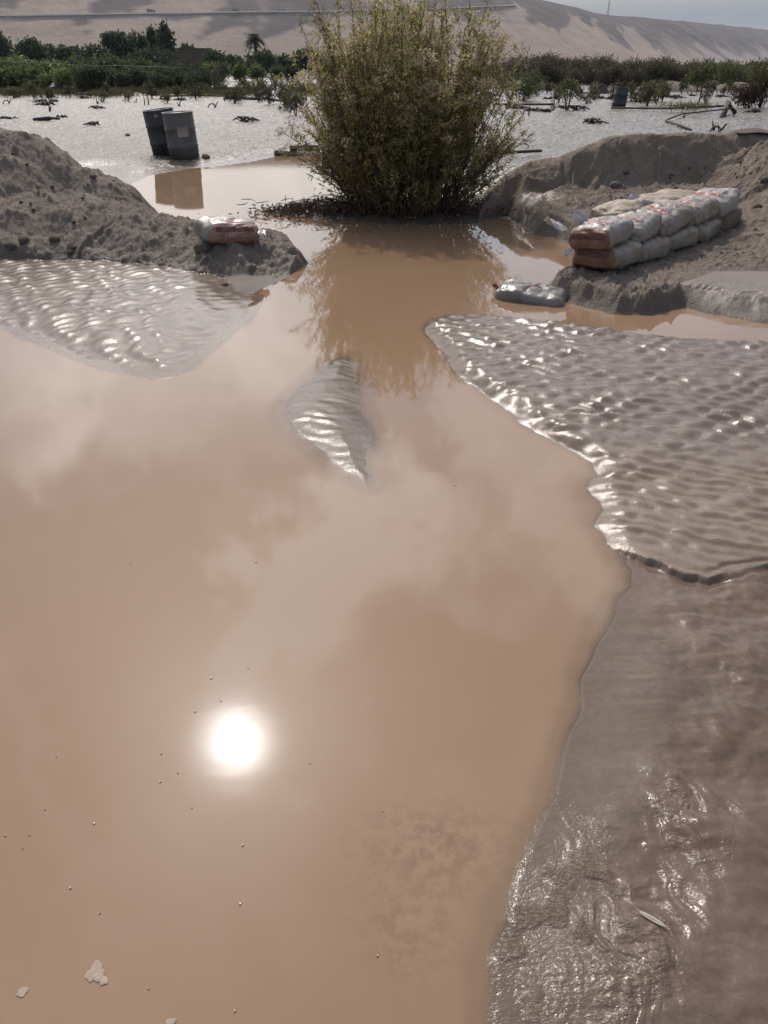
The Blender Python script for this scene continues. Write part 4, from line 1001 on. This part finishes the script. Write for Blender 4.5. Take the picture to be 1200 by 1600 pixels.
def tuft(parent, at, dirv, L, w, name='loose_plastic'):
    """a pinched crumpled flap of plastic"""
    mb = MB(); at = np.array(at, float); d = np.array(dirv, float); d /= np.linalg.norm(d); s_ = np.cross(d, [0, 0, 1.0]); s_ /= np.linalg.norm(s_) + 1e-9; u = np.cross(s_, d)
    n = 9; V = []
    for k_, th in enumerate((0, .006)):
        for i in range(n):
            q = i / (n - 1)
            for j in range(7):
                g = j / 6 * 2 - 1; ww = w * (.35 + .9 * math.sin(math.pi * min(1, q * .75 + .12)))
                V.append(at + d * L * q + s_ * g * ww * .5 + u * (.18 * w * math.sin(g * 5 + q * 6) + .08 * L * math.sin(q * 5) + th))
    F_ = []
    for k_ in range(2):
        for i in range(n - 1):
            for j in range(6):
                b0 = k_ * n * 7 + i * 7 + j; F_.append((b0, b0 + 1, b0 + 8, b0 + 7))
    mb.add(V, F_); return put(name, mb.mesh(name, [FILM]), parent)

HEAD = R(45)                                  # heading of the sack row
rx_, ry_ = math.cos(HEAD), math.sin(HEAD)
DIMS = (.262, .205, .090)
def sack(label, center, rot, seed, group, body=SACK, end_red=True, top=True, end=True, dims=DIMS, dark_end=False):
    t = thing('cement_sack', label, 'sack', center, rot, group)
    me = sack_mesh(dims, seed, 0, end_red, body); put('bag', me, t)
    if top:
        V, F_ = text_shape('CEMENTO', .062); sh = [((V + np.array([.02, -.125]), F_), PURP, .003)]
        for x0 in (-.10, -.045): sh.append((bar_shape(x0 - .03, -.10, x0 + .05, .15, .020), PINK, .0025))
        V, F_ = text_shape('PORTLAND', .040); sh.append(((V + np.array([.09, .02]), F_), REDD, .003))
        print_on(me, sh, 'top', 'top_printing', t)
    if end:
        sh = [(rect_shape(-.165, .165, .012, .062), REDD, .002)]
        V, F_ = text_shape('CEMENTO', .058); sh.append(((V + np.array([0, .038]), F_), RED if dark_end else PURP, .004))
        sh.append((rect_shape(-.16, .16, -.052, -.046), SACK, .002))
        print_on(me, sh, 'end', 'end_printing', t)
    return t
bottom = [(983, 405), (1035, 390), (1078, 382), (1112, 366), (1146, 352)]
upper = [(962, 368), (1018, 355), (1067, 344), (1101, 334), (1128, 322)]
lx_, ly_ = -ry_, rx_
c0 = G(983, 405, .235)
base0 = np.array([c0.x, c0.y]) + np.array([lx_, ly_]) * .21
BL = ['foremost sack of the lower row, orange end towards the pool, under the upper front sack', 'second grey sack of the lower row from the pool, wedged behind the foremost one',
      'middle grey sack of the lower row of the pile', 'fourth sack of the lower row from the pool, greyish and dusty', 'rearmost lower sack, brown with dust, against the earth slope']
UL = ['foremost sack of the upper row, orange red printed end facing the pool', 'second white sack of the upper row, purple lettering along its edge',
      'middle sack of the upper row with a red double stripe on top', 'fourth sack of the upper row, its end hidden behind the middle sack', 'rearmost upper sack, whitish and rounded, at the top of the pile']
step = .520
SK = []
for i in range(5):
    x, y = base0 + np.array([rx_, ry_]) * step * i * (1.0 if i < 3 else 1.02)
    x += random.uniform(-.015, .015)
    gz = max(ground_z(x, y), ground_z(x - .15, y - .15)); 
    SK.append((x, y, gz))
zl = np.array([q[2] for q in SK])
for i, (x, y, gz) in enumerate(SK):
    sack(BL[i], (x, y, gz + .078 + .01 * (i > 2)), (R(random.uniform(-4, 4)), R(random.uniform(-6, 0)), HEAD + R(random.uniform(-8, 8))), 11 + i, 'sacks of the lower row', body=(SACKD, SACKD, SACKD, SACKD, SACKB)[i], top=False, end=(i == 0), end_red=(i == 0), dark_end=False)
for i in range(5):
    x, y, gz = SK[i]
    x += -.10 * rx_ - .0 + lx_ * .035; y += -.10 * ry_ + ly_ * .035
    t = sack(UL[i], (x, y, gz + 0.080 + .172 - .004 * i), (R(-3 + random.uniform(-4, 4)), R(random.uniform(-11, -6)), HEAD + R(random.uniform(-8, 8))), 31 + i, 'sacks of the upper row', body=(SACK, SACK, SACKD, SACKD, SACK)[i], top=True, end_red=(i == 0), end=(i == 0), dark_end=False)
    if i == 0: tuft(t, (-.20, .20, .0), (-.45, .45, .75), .26, .13); tuft(t, (.02, .19, .05), (.1, .5, .9), .14, .11); tuft(t, (-.285, .12, -.07), (-.6, .2, -.25), .07, .06)
    elif i in (2, 3): tuft(t, (.02, .18, .05), (.2, .4, .55), .09, .16); tuft(t, (-.12, .19, .04), (-.2, .5, .4), .07, .16)

for i, (tp, lab) in enumerate(((.86, 'dusty beige sack behind the second white sack of the pile'), (1.36, 'straw coloured dusty sack behind the middle of the pile, highest in the back'), (1.86, 'dusty sack behind the rear end of the pile'))):
    x, y = base0 + np.array([rx_, ry_]) * tp + np.array([lx_, ly_]) * .40
    t = sack(lab, (x, y, ground_z(x, y) + .088), (R(random.uniform(-5, 5)), R(random.uniform(-9, -3)), HEAD + R(random.uniform(-12, 12))), 91 + i, 'dusty sacks at the back of the pile', body=SACKS, top=False, end=False, end_red=False)
    if i == 1: tuft(t, (-.05, .10, .07), (.3, .5, .6), .08, .09)
# the single sack lying on the tongue of the earth mound
p = on(352, 384, .25)
PSI = R(28)
t = sack('lone cement sack with a reddish printed end on the tip of the earth mound', (p.x - .02, p.y + .22, p.z + .095), (R(4), R(0), PSI + R(90)), 55, None, top=False, end=False, dims=(.285, .228, .100))
t.children[0].data.materials[1] = plain('faded_red_print', (.30, .175, .145, 1), .4, .5, .25, 9, .3, 20)
me = t.children[0].data
V, F_ = text_shape('CEMENTO', .050); V2_, F2_ = text_shape('CEMENTO', .07)
sh = [(rect_shape(-.18, .18, .028, .066), REDD, .002), ((V * [.9, .8] + np.array([-.02, .047]), F_), SACK, .004), ((V2_ + np.array([.03, -.045]), F2_), REDD, .003)]
print_on(me, sh, 'end', 'end_printing', t)
V, F_ = text_shape('42.5 KG', .055); sh = [((V @ np.array([[0, 1], [-1, 0]]) + np.array([-.10, .03]), F_), PURP, .003), (bar_shape(.08, -.12, .12, .12, .018), PURP, .0025), (bar_shape(-.19, -.10, -.15, .10, .02), PINK, .0025), (bar_shape(.0, -.10, .03, .02, .014), PINK, .0025)]
print_on(me, sh, 'top', 'top_printing', t)
tuft(t, (-.20, -.20, -.01), (-.5, -.7, .15), .11, .15)
# the sack half sunk in the water
p = G(833, 472)
t = sack('worn grey sack lying half sunk in the muddy water beside the bank', (p.x, p.y + .10, .012), (R(6), R(4), R(-28)), 77, None, body=plain('wet_grey_sack', (.17, .155, .145, 1), .35, .5, .3, 8, .5, 12, bd=.02), end_red=False, top=False, end=False, dims=(.26, .15, .085))
me = t.children[0].data
V, F_ = text_shape('CEMENTO', .06); print_on(me, [((V + np.array([-.06, .02]), F_), PURP, .003), (bar_shape(-.05, -.10, .03, .11, .014), REDD, .0025)], 'top', 'top_printing', t)
mb = MB(); mb.tube([(-.27, .02, -.02), (-.31, .03, .01), (-.345, .035, .035)], [.03, .014, .022], 8); put('tied_neck', mb.mesh('tied_neck', [REDD]), t)
tuft(t, (.27, .05, -.05), (1, .1, .15), .06, .05)

# ------------------------------------------------------------------ stones and clods on the banks
def stone_mesh(seed, flat=.7):
    bm = bmesh.new(); bmesh.ops.create_icosphere(bm, subdivisions=3, radius=1)
    for v in bm.verts:
        c = v.co; s_ = 1 + .32 * float(fbm(np.array([c.x * 1.3 + seed]), np.array([c.y * 1.3 + c.z * 1.7]), 3, seed)[0]); v.co = Vector((c.x * s_, c.y * s_ * .85, c.z * s_ * flat))
    me = bpy.data.meshes.new('stone'); bm.to_mesh(me); bm.free(); me.materials.append(CLOD); me.polygons.foreach_set('use_smooth', [True] * len(me.polygons)); return me
STN = [stone_mesh(k_) for k_ in (3, 5, 8, 13)]
def stone(px, py, z, wpx, label, name='stone', group=None):
    p = on(px, py, z); s_ = wpx * (p.y * CP + .7) / FOC / 2
    o = put(name, random.choice(STN), None, None, label, 'stone' if name == 'stone' else 'clod', group, (p.x, p.y, p.z + s_ * .12), (random.uniform(-.3, .3), random.uniform(-.3, .3), random.uniform(0, 6.28))); o.scale = (s_, s_, s_)
stone(963, 293, .4, 20, 'roundish pale stone stuck at the foot of the eroded bank behind the sacks')
stone(978, 276, .5, 10, 'small stone higher up the eroded bank above the roundish pale one')
stone(1183, 325, .6, 16, 'smooth stone on the earth slope to the right of the sack pile')
stone(1196, 282, .8, 16, 'dark stone at the right edge high on the earth slope')
stone(86, 376, .1, 17, 'pale stone in the dark foot of the mound, above the flat mud')
stone(38, 378, .1, 18, 'larger brown clod at the dark foot of the mound, left of the pale stone', 'earth_clod')
stone(18, 388, .06, 19, 'flat broken clod at the left edge between mound and mud', 'earth_clod')
stone(110, 396, .05, 10, 'upright wet pebble at the edge of the mud below the mound')
stone(116, 388, .05, 9, 'second wet pebble just above the upright one at the mud edge')
stone(145, 277, .25, 12, 'dark clod at the right foot of the tall mound near the silt', 'earth_clod')
stone(116, 350, .3, 9, 'little pale stone on the middle of the mound face')
stone(352, 446, .04, 10, 'pale clod in the shadow under the lone sack', 'earth_clod')
stone(318, 391, .2, 34, 'big rounded clod against the left end of the lone sack', 'earth_clod')
stone(200, 212, .05, 8, 'small dark clod alone on the silvery silt left of the drums', 'earth_clod')
stone(322, 248, .05, 16, 'low dark clod just right of the grey drum foot', 'earth_clod')
for i in range(36):
    if i % 2: px, py = random.uniform(0, 230), random.uniform(235, 345)
    else: px, py = random.uniform(1020, 1198), random.uniform(250, 410)
    p = on(px, py, .3)
    if ground_z(p.x, p.y) < .12 or p.y > 12: continue
    if any(math.hypot(p.x - q[0], p.y - q[1]) < .45 for q in SK): continue
    stone(px, py, .3, random.uniform(3, 7), ('tiny clod scattered over the mound on the left' if i % 2 else 'tiny clod scattered over the slope around the sacks'), 'earth_clod', ('clods on the left mound' if i % 2 else 'clods on the right slope'))

# ------------------------------------------------------------------ planks, poles and dead plants on the silt
def pole(name, label, pts, r, cat='pole', mat=POLE, n=7, group=None, square=False):
    P = [np.array(p_) for p_ in pts]; o = P[0].copy(); mb = MB()
    mb.tube([p_ - o for p_ in P], r, 4 if square else n); return put(name, mb.mesh(name, [mat], not square), None, None, label, cat, group, tuple(o))
def gp(px, py, h=0.05): p = on(px, py); return (p.x, p.y, p.z + h)
pole('plank', 'dark plank lying lowest at the pool edge left of the bush', [gp(429, 243, .04), gp(492, 245, .05)], .06, 'plank', square=True)
pole('plank', 'dark plank behind the lowest one at the pool edge left of the bush', [gp(453, 239, .08), gp(500, 240, .10)], .06, 'plank', square=True)
pole('plank', 'short board slanting into the water below the two dark planks', [gp(458, 247, .03), gp(444, 255, -.02)], .05, 'plank', square=True)
pole('pole', 'straight dark pole lying on the silt right of the big bush', [gp(770, 168, .12), gp(820, 168, .12), gp(864, 170, .16)], .04)
pole('post', 'short stub post at the end of the straight pole near the bush', [gp(863, 176, -.1), gp(863, 164, .18)], .10, 'post')
p1, p2, p3, p4 = gp(955, 172, .08), gp(1050, 175, .12), gp(1130, 176, .22), gp(1145, 181, .2)
pole('pole', 'long dark pole lying across the silt below the lone drum', [p1, p2, p3], .036)
pole('pole', 'crooked pole running back under the long dark pole to its right end', [gp(1042, 190, .05), gp(1065, 184, .12), gp(1143, 182, .25)], .025)
pole('pole', 'short thin pole half buried at the left end of the crooked pole', [gp(1040, 190, .03), gp(1060, 197, .03), gp(1080, 204, .0)], .035)
pole('post', 'thick leaning stub where the two long poles meet', [gp(1128, 184, -.05), gp(1134, 178, .35), gp(1147, 181, .1)], [.09, .11, .08], 'post')
pole('post', 'thin stick propping the long pole near its middle', [gp(1067, 186, -.05), gp(1070, 178, .2)], .03, 'post')
pole('pole', 'thin dark branch lying on the bank crest right of the bush', [gp(780, 248, .1), gp(815, 246, .1), gp(845, 244, .1)], .03)
pole('pole', 'long thin pole lying across the silt at far left', [gp(2, 145, .06), gp(70, 147, .08), gp(146, 149, .06)], .055)
pole('pole', 'long thin branch lying on the silt behind the drums', [gp(250, 152, .05), gp(330, 153, .12), gp(380, 155, .08), gp(426, 157, .05)], .042)
pole('log', 'short dark log on the silt above the mound', [gp(53, 189, .04), gp(75, 188, .06), gp(94, 187, .04)], [.05, .06, .03], 'log')
mb = MB()
for i in range(10):
    a = random.uniform(-.9, .9); mb.quads(np.array([[0, 0, .12]]) + rng.normal(size=(60, 3)) * [.5, .2, .06], vec_unit(60) * .12 + [0, 0, .08], vec_unit(60) * .012, 0, np.tile([.13, .13, .05, 1], (60, 1)))
p = gp(1072, 176, .1); put('weed_tuft', mb.mesh('weed_tuft', [LEAF], False, True), None, None, 'yellowish tuft of weed caught on the long dark pole', 'weed', None, p)

def stub_mesh(kind):
    mb = MB(); c = (1, 1, 1, 1)
    if kind == 0:                                            # bent stems sticking up
        for i in range(random.randint(2, 4)):
            a = random.uniform(0, 6.28); L = random.uniform(.3, .7); d = np.array([math.cos(a) * .6, math.sin(a) * .4, random.uniform(.5, 1.1)])
            mb.tube([(0, 0, -.1), d * L * .5, d * L + np.array([random.uniform(-.1, .1), 0, -.05])], [.045, .035, .015], 5)
    elif kind == 1:                                          # lying tangle
        for i in range(9):
            x = random.uniform(-.45, .45); d = vec_unit(1)[0] * [.5, .3, .12]
            mb.tube([(x - d[0], -d[1], .03), (x, 0, .08 + abs(d[2])), (x + d[0], d[1], .02)], [.02, .045, .015], 5)
        for i in range(5): mb.tube([(random.uniform(-.3, .3), 0, 0), (random.uniform(-.4, .4), .05, .18), (random.uniform(-.5, .5), .1, .14)], [.04, .05, .02], 5)
    elif kind == 2:                                          # arched
        mb.tube([(-.4, 0, -.05), (-.2, 0, .2), (.05, .05, .22), (.2, 0, .05)], [.03, .04, .04, .03], 5); mb.tube([(.1, 0, -.05), (.3, 0, .3), (.42, .05, .34)], [.03, .03, .015], 5); mb.tube([(.1, 0, -.05), (0, .1, .36)], [.035, .015], 5)
    elif kind == 3:                                          # half buried mat of stems and mud
        for i in range(14): x = random.uniform(-.6, .6); mb.tube([(x - .25, random.uniform(-.1, .1), 0), (x, random.uniform(-.05, .05), random.uniform(.05, .16)), (x + .25, random.uniform(-.1, .1), 0)], [.03, .06, .02], 5)
    else: mb.tube([(0, 0, -.1), (.03, 0, .3), (0, .02, random.uniform(.5, .8))], [.05, .04, .02], 5)
    return mb.mesh('dead_plant', [DEAD])
STUB = [[stub_mesh(k_) for _ in range(3)] for k_ in range(5)]
KL = ['few bent stems of a dead plant sticking up from the silt', 'dark lying tangle of dead branches on the silt', 'arched dead branch half buried in the silt', 'flat mat of dead stems plastered with mud on the silt', 'single upright stick poking out of the silt']
GL = ['dead plants with bent stems on the silt', 'tangles of dead branches on the silt', 'arched dead branches on the silt', 'mats of dead stems on the silt', 'upright sticks on the silt']
ST = [(12, 162, 2), (14, 186, 3), (55, 148, 0), (32, 143, 1), (75, 165, 1), (77, 174, 0), (98, 184, 3), (152, 163, 0), (150, 170, 1), (147, 196, 1), (212, 160, 0), (226, 164, 4), (232, 164, 4), (284, 157, 1), (258, 156, 3), (280, 166, 0), (333, 168, 2),
      (350, 158, 0), (366, 155, 3), (240, 150, 1), (276, 146, 0), (305, 145, 0), (313, 150, 4), (128, 154, 1), (67, 160, 1), (98, 143, 0), (115, 145, 0), (126, 150, 4), (160, 145, 4), (182, 142, 3), (200, 145, 4), (222, 142, 0), (244, 140, 3), (264, 141, 0), (135, 141, 1), (85, 159, 3),
      (400, 148, 0), (420, 140, 1), (378, 140, 0), (362, 141, 3), (360, 147, 4), (432, 158, 3), (445, 150, 0), (470, 142, 1), (382, 190, 1), (395, 156, 3), (425, 138, 4), (455, 136, 4), (480, 150, 0), (340, 143, 3),
      (816, 178, 0), (841, 174, 3), (826, 180, 4), (795, 160, 0), (804, 170, 1), (936, 152, 4), (930, 155, 1), (960, 155, 3), (1000, 160, 1), (1018, 158, 3), (1044, 152, 3), (1055, 154, 1), (1077, 148, 0), (1083, 150, 3), (1126, 152, 1), (1115, 204, 0), (1127, 203, 0), (1120, 206, 2), (925, 193, 1), (918, 146, 3), (900, 172, 1), (880, 170, 1), (860, 155, 3), (1180, 176, 1)]
first = {}
for px, py, k_ in ST:
    p = on(px, py); s_ = random.uniform(.75, 1.25) * (.6 if py > 175 else .72)
    o = put('dead_plant', random.choice(STUB[k_]), None, None, KL[k_], 'dead plant', GL[k_], p, (0, 0, random.uniform(-.7, .7))); o.scale = (s_, s_, s_)

# heaps of earth by the thicket
def heap(px, py, wpx, hpx, label, colr, seed):
    p = on(px, py); w = wpx * (p.y * CP) / FOC; h = hpx * p.y / FOC * .86; n = 34
    x, y = np.meshgrid(np.linspace(-1, 1, n), np.linspace(-1, 1, n)); r = np.hypot(x, y)
    z = np.clip(1 - r ** 1.7, -.2, 1) * (1 + .3 * fbm(x * 2 + seed, y * 2, 3, seed)) + .10 * fbm(x * 6, y * 6 + seed, 3, seed + 2)
    ii = np.arange(n * n).reshape(n, n); F_ = np.stack([ii[:-1, :-1], ii[:-1, 1:], ii[1:, 1:], ii[1:, :-1]], -1).reshape(-1, 4)
    me = mesh_from('earth_heap', np.stack([x * w / 2, y * w / 3, z * h], -1).reshape(-1, 3), F_, [plain('heap_earth', colr, .95, .1, .25, 2, .5, 8)])
    put('earth_heap', me, None, None, label, 'heap', None, (p.x, p.y, p.z))
heap(1048, 143, 100, 14, 'long pale earth heap in front of the brown brush', (.20, .165, .14, 1), 3)
heap(1150, 141, 96, 11, 'low pale earth heap farther right, below the yellow green brush', (.20, .165, .14, 1), 5)
heap(937, 146, 34, 13, 'small dark earth heap left of the lone drum', (.085, .07, .06, 1), 7)
heap(845, 141, 30, 11, 'rounded pale heap behind the loose yellow green shrub', (.20, .17, .145, 1), 9)
heap(1112, 138, 40, 11, 'small dark brown heap beside the sapling', (.10, .075, .06, 1), 11)
heap(1175, 206, 60, 5, 'low lump of earth on the bank crest at the right edge', (.15, .12, .10, 1), 12)
# far pale tarp-like patch and red cloth among the crops
def cloth(px, py, D, w, h, colr, label, name):
    p = place(px, D); n = 14; x, z = np.meshgrid(np.linspace(-1, 1, n), np.linspace(0, 1, n))
    y = .25 * np.sin(z * 2.2) + .10 * vnoise(x * 2 + px, z * 2, 5) - .5 * (1 - z)
    V = np.stack([x * w / 2 * (1 - .15 * z), y, z * h + .08 * vnoise(x * 2, z * 3 + px, 8)], -1).reshape(-1, 3); V = np.concatenate([V, V + [0, .03, 0]])
    ii = np.arange(n * n).reshape(n, n); F_ = np.stack([ii[:-1, :-1], ii[:-1, 1:], ii[1:, 1:], ii[1:, :-1]], -1).reshape(-1, 4); F_ = np.concatenate([F_, F_[:, ::-1] + n * n])
    put(name, mesh_from(name, V, F_, [plain(name + '_fabric', colr, .8, .2, .2, 2)]), None, None, label, 'cloth', None, (p.x, p.y, p.z + .35))
cloth(97, 122, 57, .8, .6, (.085, .035, .04, 1), 'dull red cloth hanging among the green crops on the left', 'red_cloth')
cloth(88, 126, 56, .4, .22, (.4, .38, .36, 1), 'small white sheet at the foot of the dull red cloth', 'white_sheet')
# pale hose or wire strung over the crops
pts = [AT(px, py, 60) for px, py in ((-60, 95), (0, 96), (60, 98), (110, 101), (150, 103), (180, 102.5), (230, 104), (300, 106))]
mb = MB(); mb.tube([tuple(p_) for p_ in pts], .016, 5)
t = thing('irrigation_hose', 'thin pale hose strung on stakes over the green crops', 'hose'); put('hose', mb.mesh('hose', [plain('pale_hose', (.17, .20, .15, 1), .5)]), t)
for p_ in (pts[0], pts[2], pts[4], pts[7]):
    mb = MB(); g_ = far_z(p_.x, p_.y); mb.tube([(p_.x, p_.y + .03, g_ - .1), (p_.x, p_.y + .03, p_.z + .12)], .03, 5); put('stake', mb.mesh('stake', [POLE]), t)

# ------------------------------------------------------------------ vehicles on the hill road, pylon on the ridge
TRK = plain('truck_dark_paint', (.055, .045, .045, 1), .5, .4, .1, 1); TYRE = plain('tyre_rubber', (.02, .02, .02, 1), .85); CABW = plain('cab_paint', (.16, .15, .15, 1), .4, .5, .1, 1); GLS = plain('dark_glass', (.02, .025, .03, 1), .1, .5, .05, 1)
def truck(px, Lm, hm, label, cargo, cab):
    i = int(np.argmin([abs(to_px(q[0], q[1], q[2])[0] - px) for q in RD])); x, y, z, nx, ny = RD[i]
    t = thing('truck', label, 'truck', (x + nx * 3, y + ny * 3, z + .02), (0, 0, math.atan2(ny, nx) + R(90)), 'trucks on the hill road')
    mb = MB(); mb.box((-Lm * .12, 0, hm * .62), (Lm * .37, 1.25, hm * .38)); mb.box((-Lm * .12, 0, hm * .20), (Lm * .38, .9, .15)); put('cargo_box', mb.mesh('cargo_box', [cargo], False), t)
    mb = MB(); mb.add([(Lm * .28, sy, zz) for sy in (-1.2, 1.2) for zz in (.5, hm * .85)] + [(Lm * .5, sy, zz) for sy in (-1.2, 1.2) for zz in (.5, hm * .5)] + [(Lm * .42, sy, hm * .85) for sy in (-1.2, 1.2)],
        [(0, 2, 3, 1), (4, 5, 7, 6), (5, 8, 9, 7), (1, 3, 9, 8), (0, 1, 5, 4), (2, 6, 7, 3), (1, 8, 5, 5), (3, 7, 9, 9), (0, 4, 6, 2)]); put('cab', mb.mesh('cab', [cab], False), t)
    mb = MB(); mb.box((Lm * .44, 0, hm * .68), (.03 * Lm, 1.0, hm * .12)); put('windscreen', mb.mesh('windscreen', [GLS], False), t)
    for wx_ in (-.36, -.26, .38):
        for sy in (-1.1, 1.1):
            mb = MB(); mb.tube([(Lm * wx_, sy - .15, .5), (Lm * wx_, sy + .15, .5)], .5, 12); put('wheel', mb.mesh('wheel', [TYRE], False), t)
truck(237, 14, 5.2, 'largest dark truck driving along the pale hillside road', TRK, TRK)
truck(367, 13, 3.6, 'low dark truck on the hillside road above the palm', TRK, CABW)
truck(434, 13, 3.4, 'faint low truck on the hillside road nearest the big bush', CABW, TRK)
D = 2560; p = AT(950, 20, D)
t = thing('lattice_pylon', 'thin lattice pylon standing on the ridge against the sky', 'pylon', (p.x, p.y, p.z - 6)); mb = MB(); Hh = 34
for sx in (-1, 1):
    for sy in (-1, 1): mb.tube([(sx * 3.2, sy * 3.2, 0), (sx * .5, sy * .5, Hh)], .35, 4)
for i in range(7):
    z0, z1 = Hh * i / 7, Hh * (i + 1) / 7; w0, w1 = 3.2 - 2.7 * i / 7, 3.2 - 2.7 * (i + 1) / 7
    for sy in (-1, 1): mb.tube([(-w0, sy * w0, z0), (w1, sy * w1, z1)], .2, 4); mb.tube([(w0, sy * w0, z0), (-w1, sy * w1, z1)], .2, 4)
put('mast', mb.mesh('mast', [STEEL], False), t)
mb = MB()
for z0 in (Hh * .72, Hh * .86, Hh * .98): mb.tube([(-4.5, 0, z0), (0, 0, z0 + .6), (4.5, 0, z0)], .3, 4)
put('cross_arms', mb.mesh('cross_arms', [STEEL], False), t)

# ------------------------------------------------------------------ small things close by
def foam_patch(px, py, lobes, label, group=None, name='foam_patch', hgt=.0006, mat=None):
    p = G(px, py, .0); mb = MB(); k_ = (p.y * CP + EYE * SP) / FOC
    for lx, ly, r_ in lobes:
        hgt += .0002; n = 22; th = np.arange(n) * 2 * np.pi / n; rr = r_ * k_ * (1 + .14 * np.sin(th * 3 + lx) + .08 * np.sin(th * 5 + ly))
        V = [np.stack([lx * k_ + rr * f * np.cos(th), -ly * k_ * 1.15 + rr * f * 1.1 * np.sin(th), np.full(n, z)], 1) for f, z in ((1, .0005), (.93, hgt * .8), (.5, hgt))]
        V = np.concatenate(V + [np.array([[lx * k_, -ly * k_ * 1.15, hgt]])]); F_ = [(i * n + j, i * n + (j + 1) % n, (i + 1) * n + (j + 1) % n, (i + 1) * n + j) for i in range(2) for j in range(n)] + [(2 * n + j, 2 * n + (j + 1) % n, 3 * n, 3 * n) for j in range(n)]
        mb.add(V, F_)
    put(name, mb.mesh(name, [mat or FOAM]), None, None, label, 'foam', group, (p.x, p.y, .001))
foam_patch(152, 1520, [(-4, -8, 8), (-8, 3, 9), (4, 4, 9), (15, 11, 6)], 'largest pale foam patch, boot shaped, on the water in the lower left')
foam_patch(36, 1550, [(0, 0, 7), (-4, 2, 4)], 'small round foam blob near the lower left corner')
foam_patch(265, 1598, [(0, 0, 6), (6, -2, 4)], 'foam blob cut by the lower picture edge')
foam_patch(512, 592, [(-8, 0, 7), (2, 1, 6), (10, 0, 6)], 'oblong foam blob caught on the small mud island')
for px, py in ((110, 1388), (156, 1427), (375, 1413), (367, 1580), (204, 880), (400, 878), (711, 758), (8, 1306), (46, 1305), (88, 1183), (36, 1326), (278, 1208), (484, 1193), (598, 1268), (300, 1262), (379, 1321), (147, 1287), (70, 1265), (250, 1222), (330, 1060), (305, 1112), (388, 1044), (590, 1494), (232, 1545), (252, 1178), (345, 1095)):
    foam_patch(px, py, [(0, 0, random.uniform(1.0, 1.9))], 'tiny foam bubble floating on the brown water', 'foam bubbles on the water', 'foam_bubble', .0022, BUBB)
p = on(1018, 1440); mb = MB()
a = np.array([-.024, .018, .0]); b_ = np.array([.026, -.018, .0])
n = 26; V = []; F_ = []
for i in range(n):
    q = i / (n - 1); c = a + (b_ - a) * q; w = .0052 * math.sin(math.pi * (.08 + .88 * q)) ** .7; pr_ = np.array([.6, .8, 0])
    V += [c - pr_ * w + [0, 0, .004], c + [0, 0, .007], c + pr_ * w + [0, 0, .004]]
for i in range(n - 1): F_ += [(3 * i, 3 * i + 3, 3 * i + 4, 3 * i + 1), (3 * i + 1, 3 * i + 4, 3 * i + 5, 3 * i + 2)]
mb.add(V, F_); t = thing('feather', 'short pale feather lying on the wet mud in the lower right', 'feather', (p.x, p.y, p.z + .003)); put('vane', mb.mesh('vane', [FEATH]), t)
mb = MB(); mb.tube([a * 1.25 + [0, 0, .006], [0, 0, .0075], b_ * 1.1 + [0, 0, .006]], [.0007, .0009, .0004], 5); put('quill', mb.mesh('quill', [FEATH]), t)

# ------------------------------------------------------------------ haze over the valley
HZ = bpy.data.materials.new('haze_air'); HZ.use_nodes = True; HZ.node_tree.nodes.clear()
ho = HZ.node_tree.nodes.new('ShaderNodeOutputMaterial'); hv = HZ.node_tree.nodes.new('ShaderNodeVolumePrincipled')
hv.inputs['Color'].default_value = (.74, .76, .82, 1); hv.inputs['Density'].default_value = .0001; hv.inputs['Anisotropy'].default_value = .35
HZ.node_tree.links.new(hv.outputs[0], ho.inputs['Volume'])
mb = MB(); mb.box((0, 5500, 150), (9500, 6600, 152)); hz = put('haze', mb.mesh('haze', [HZ], False), kind='stuff')
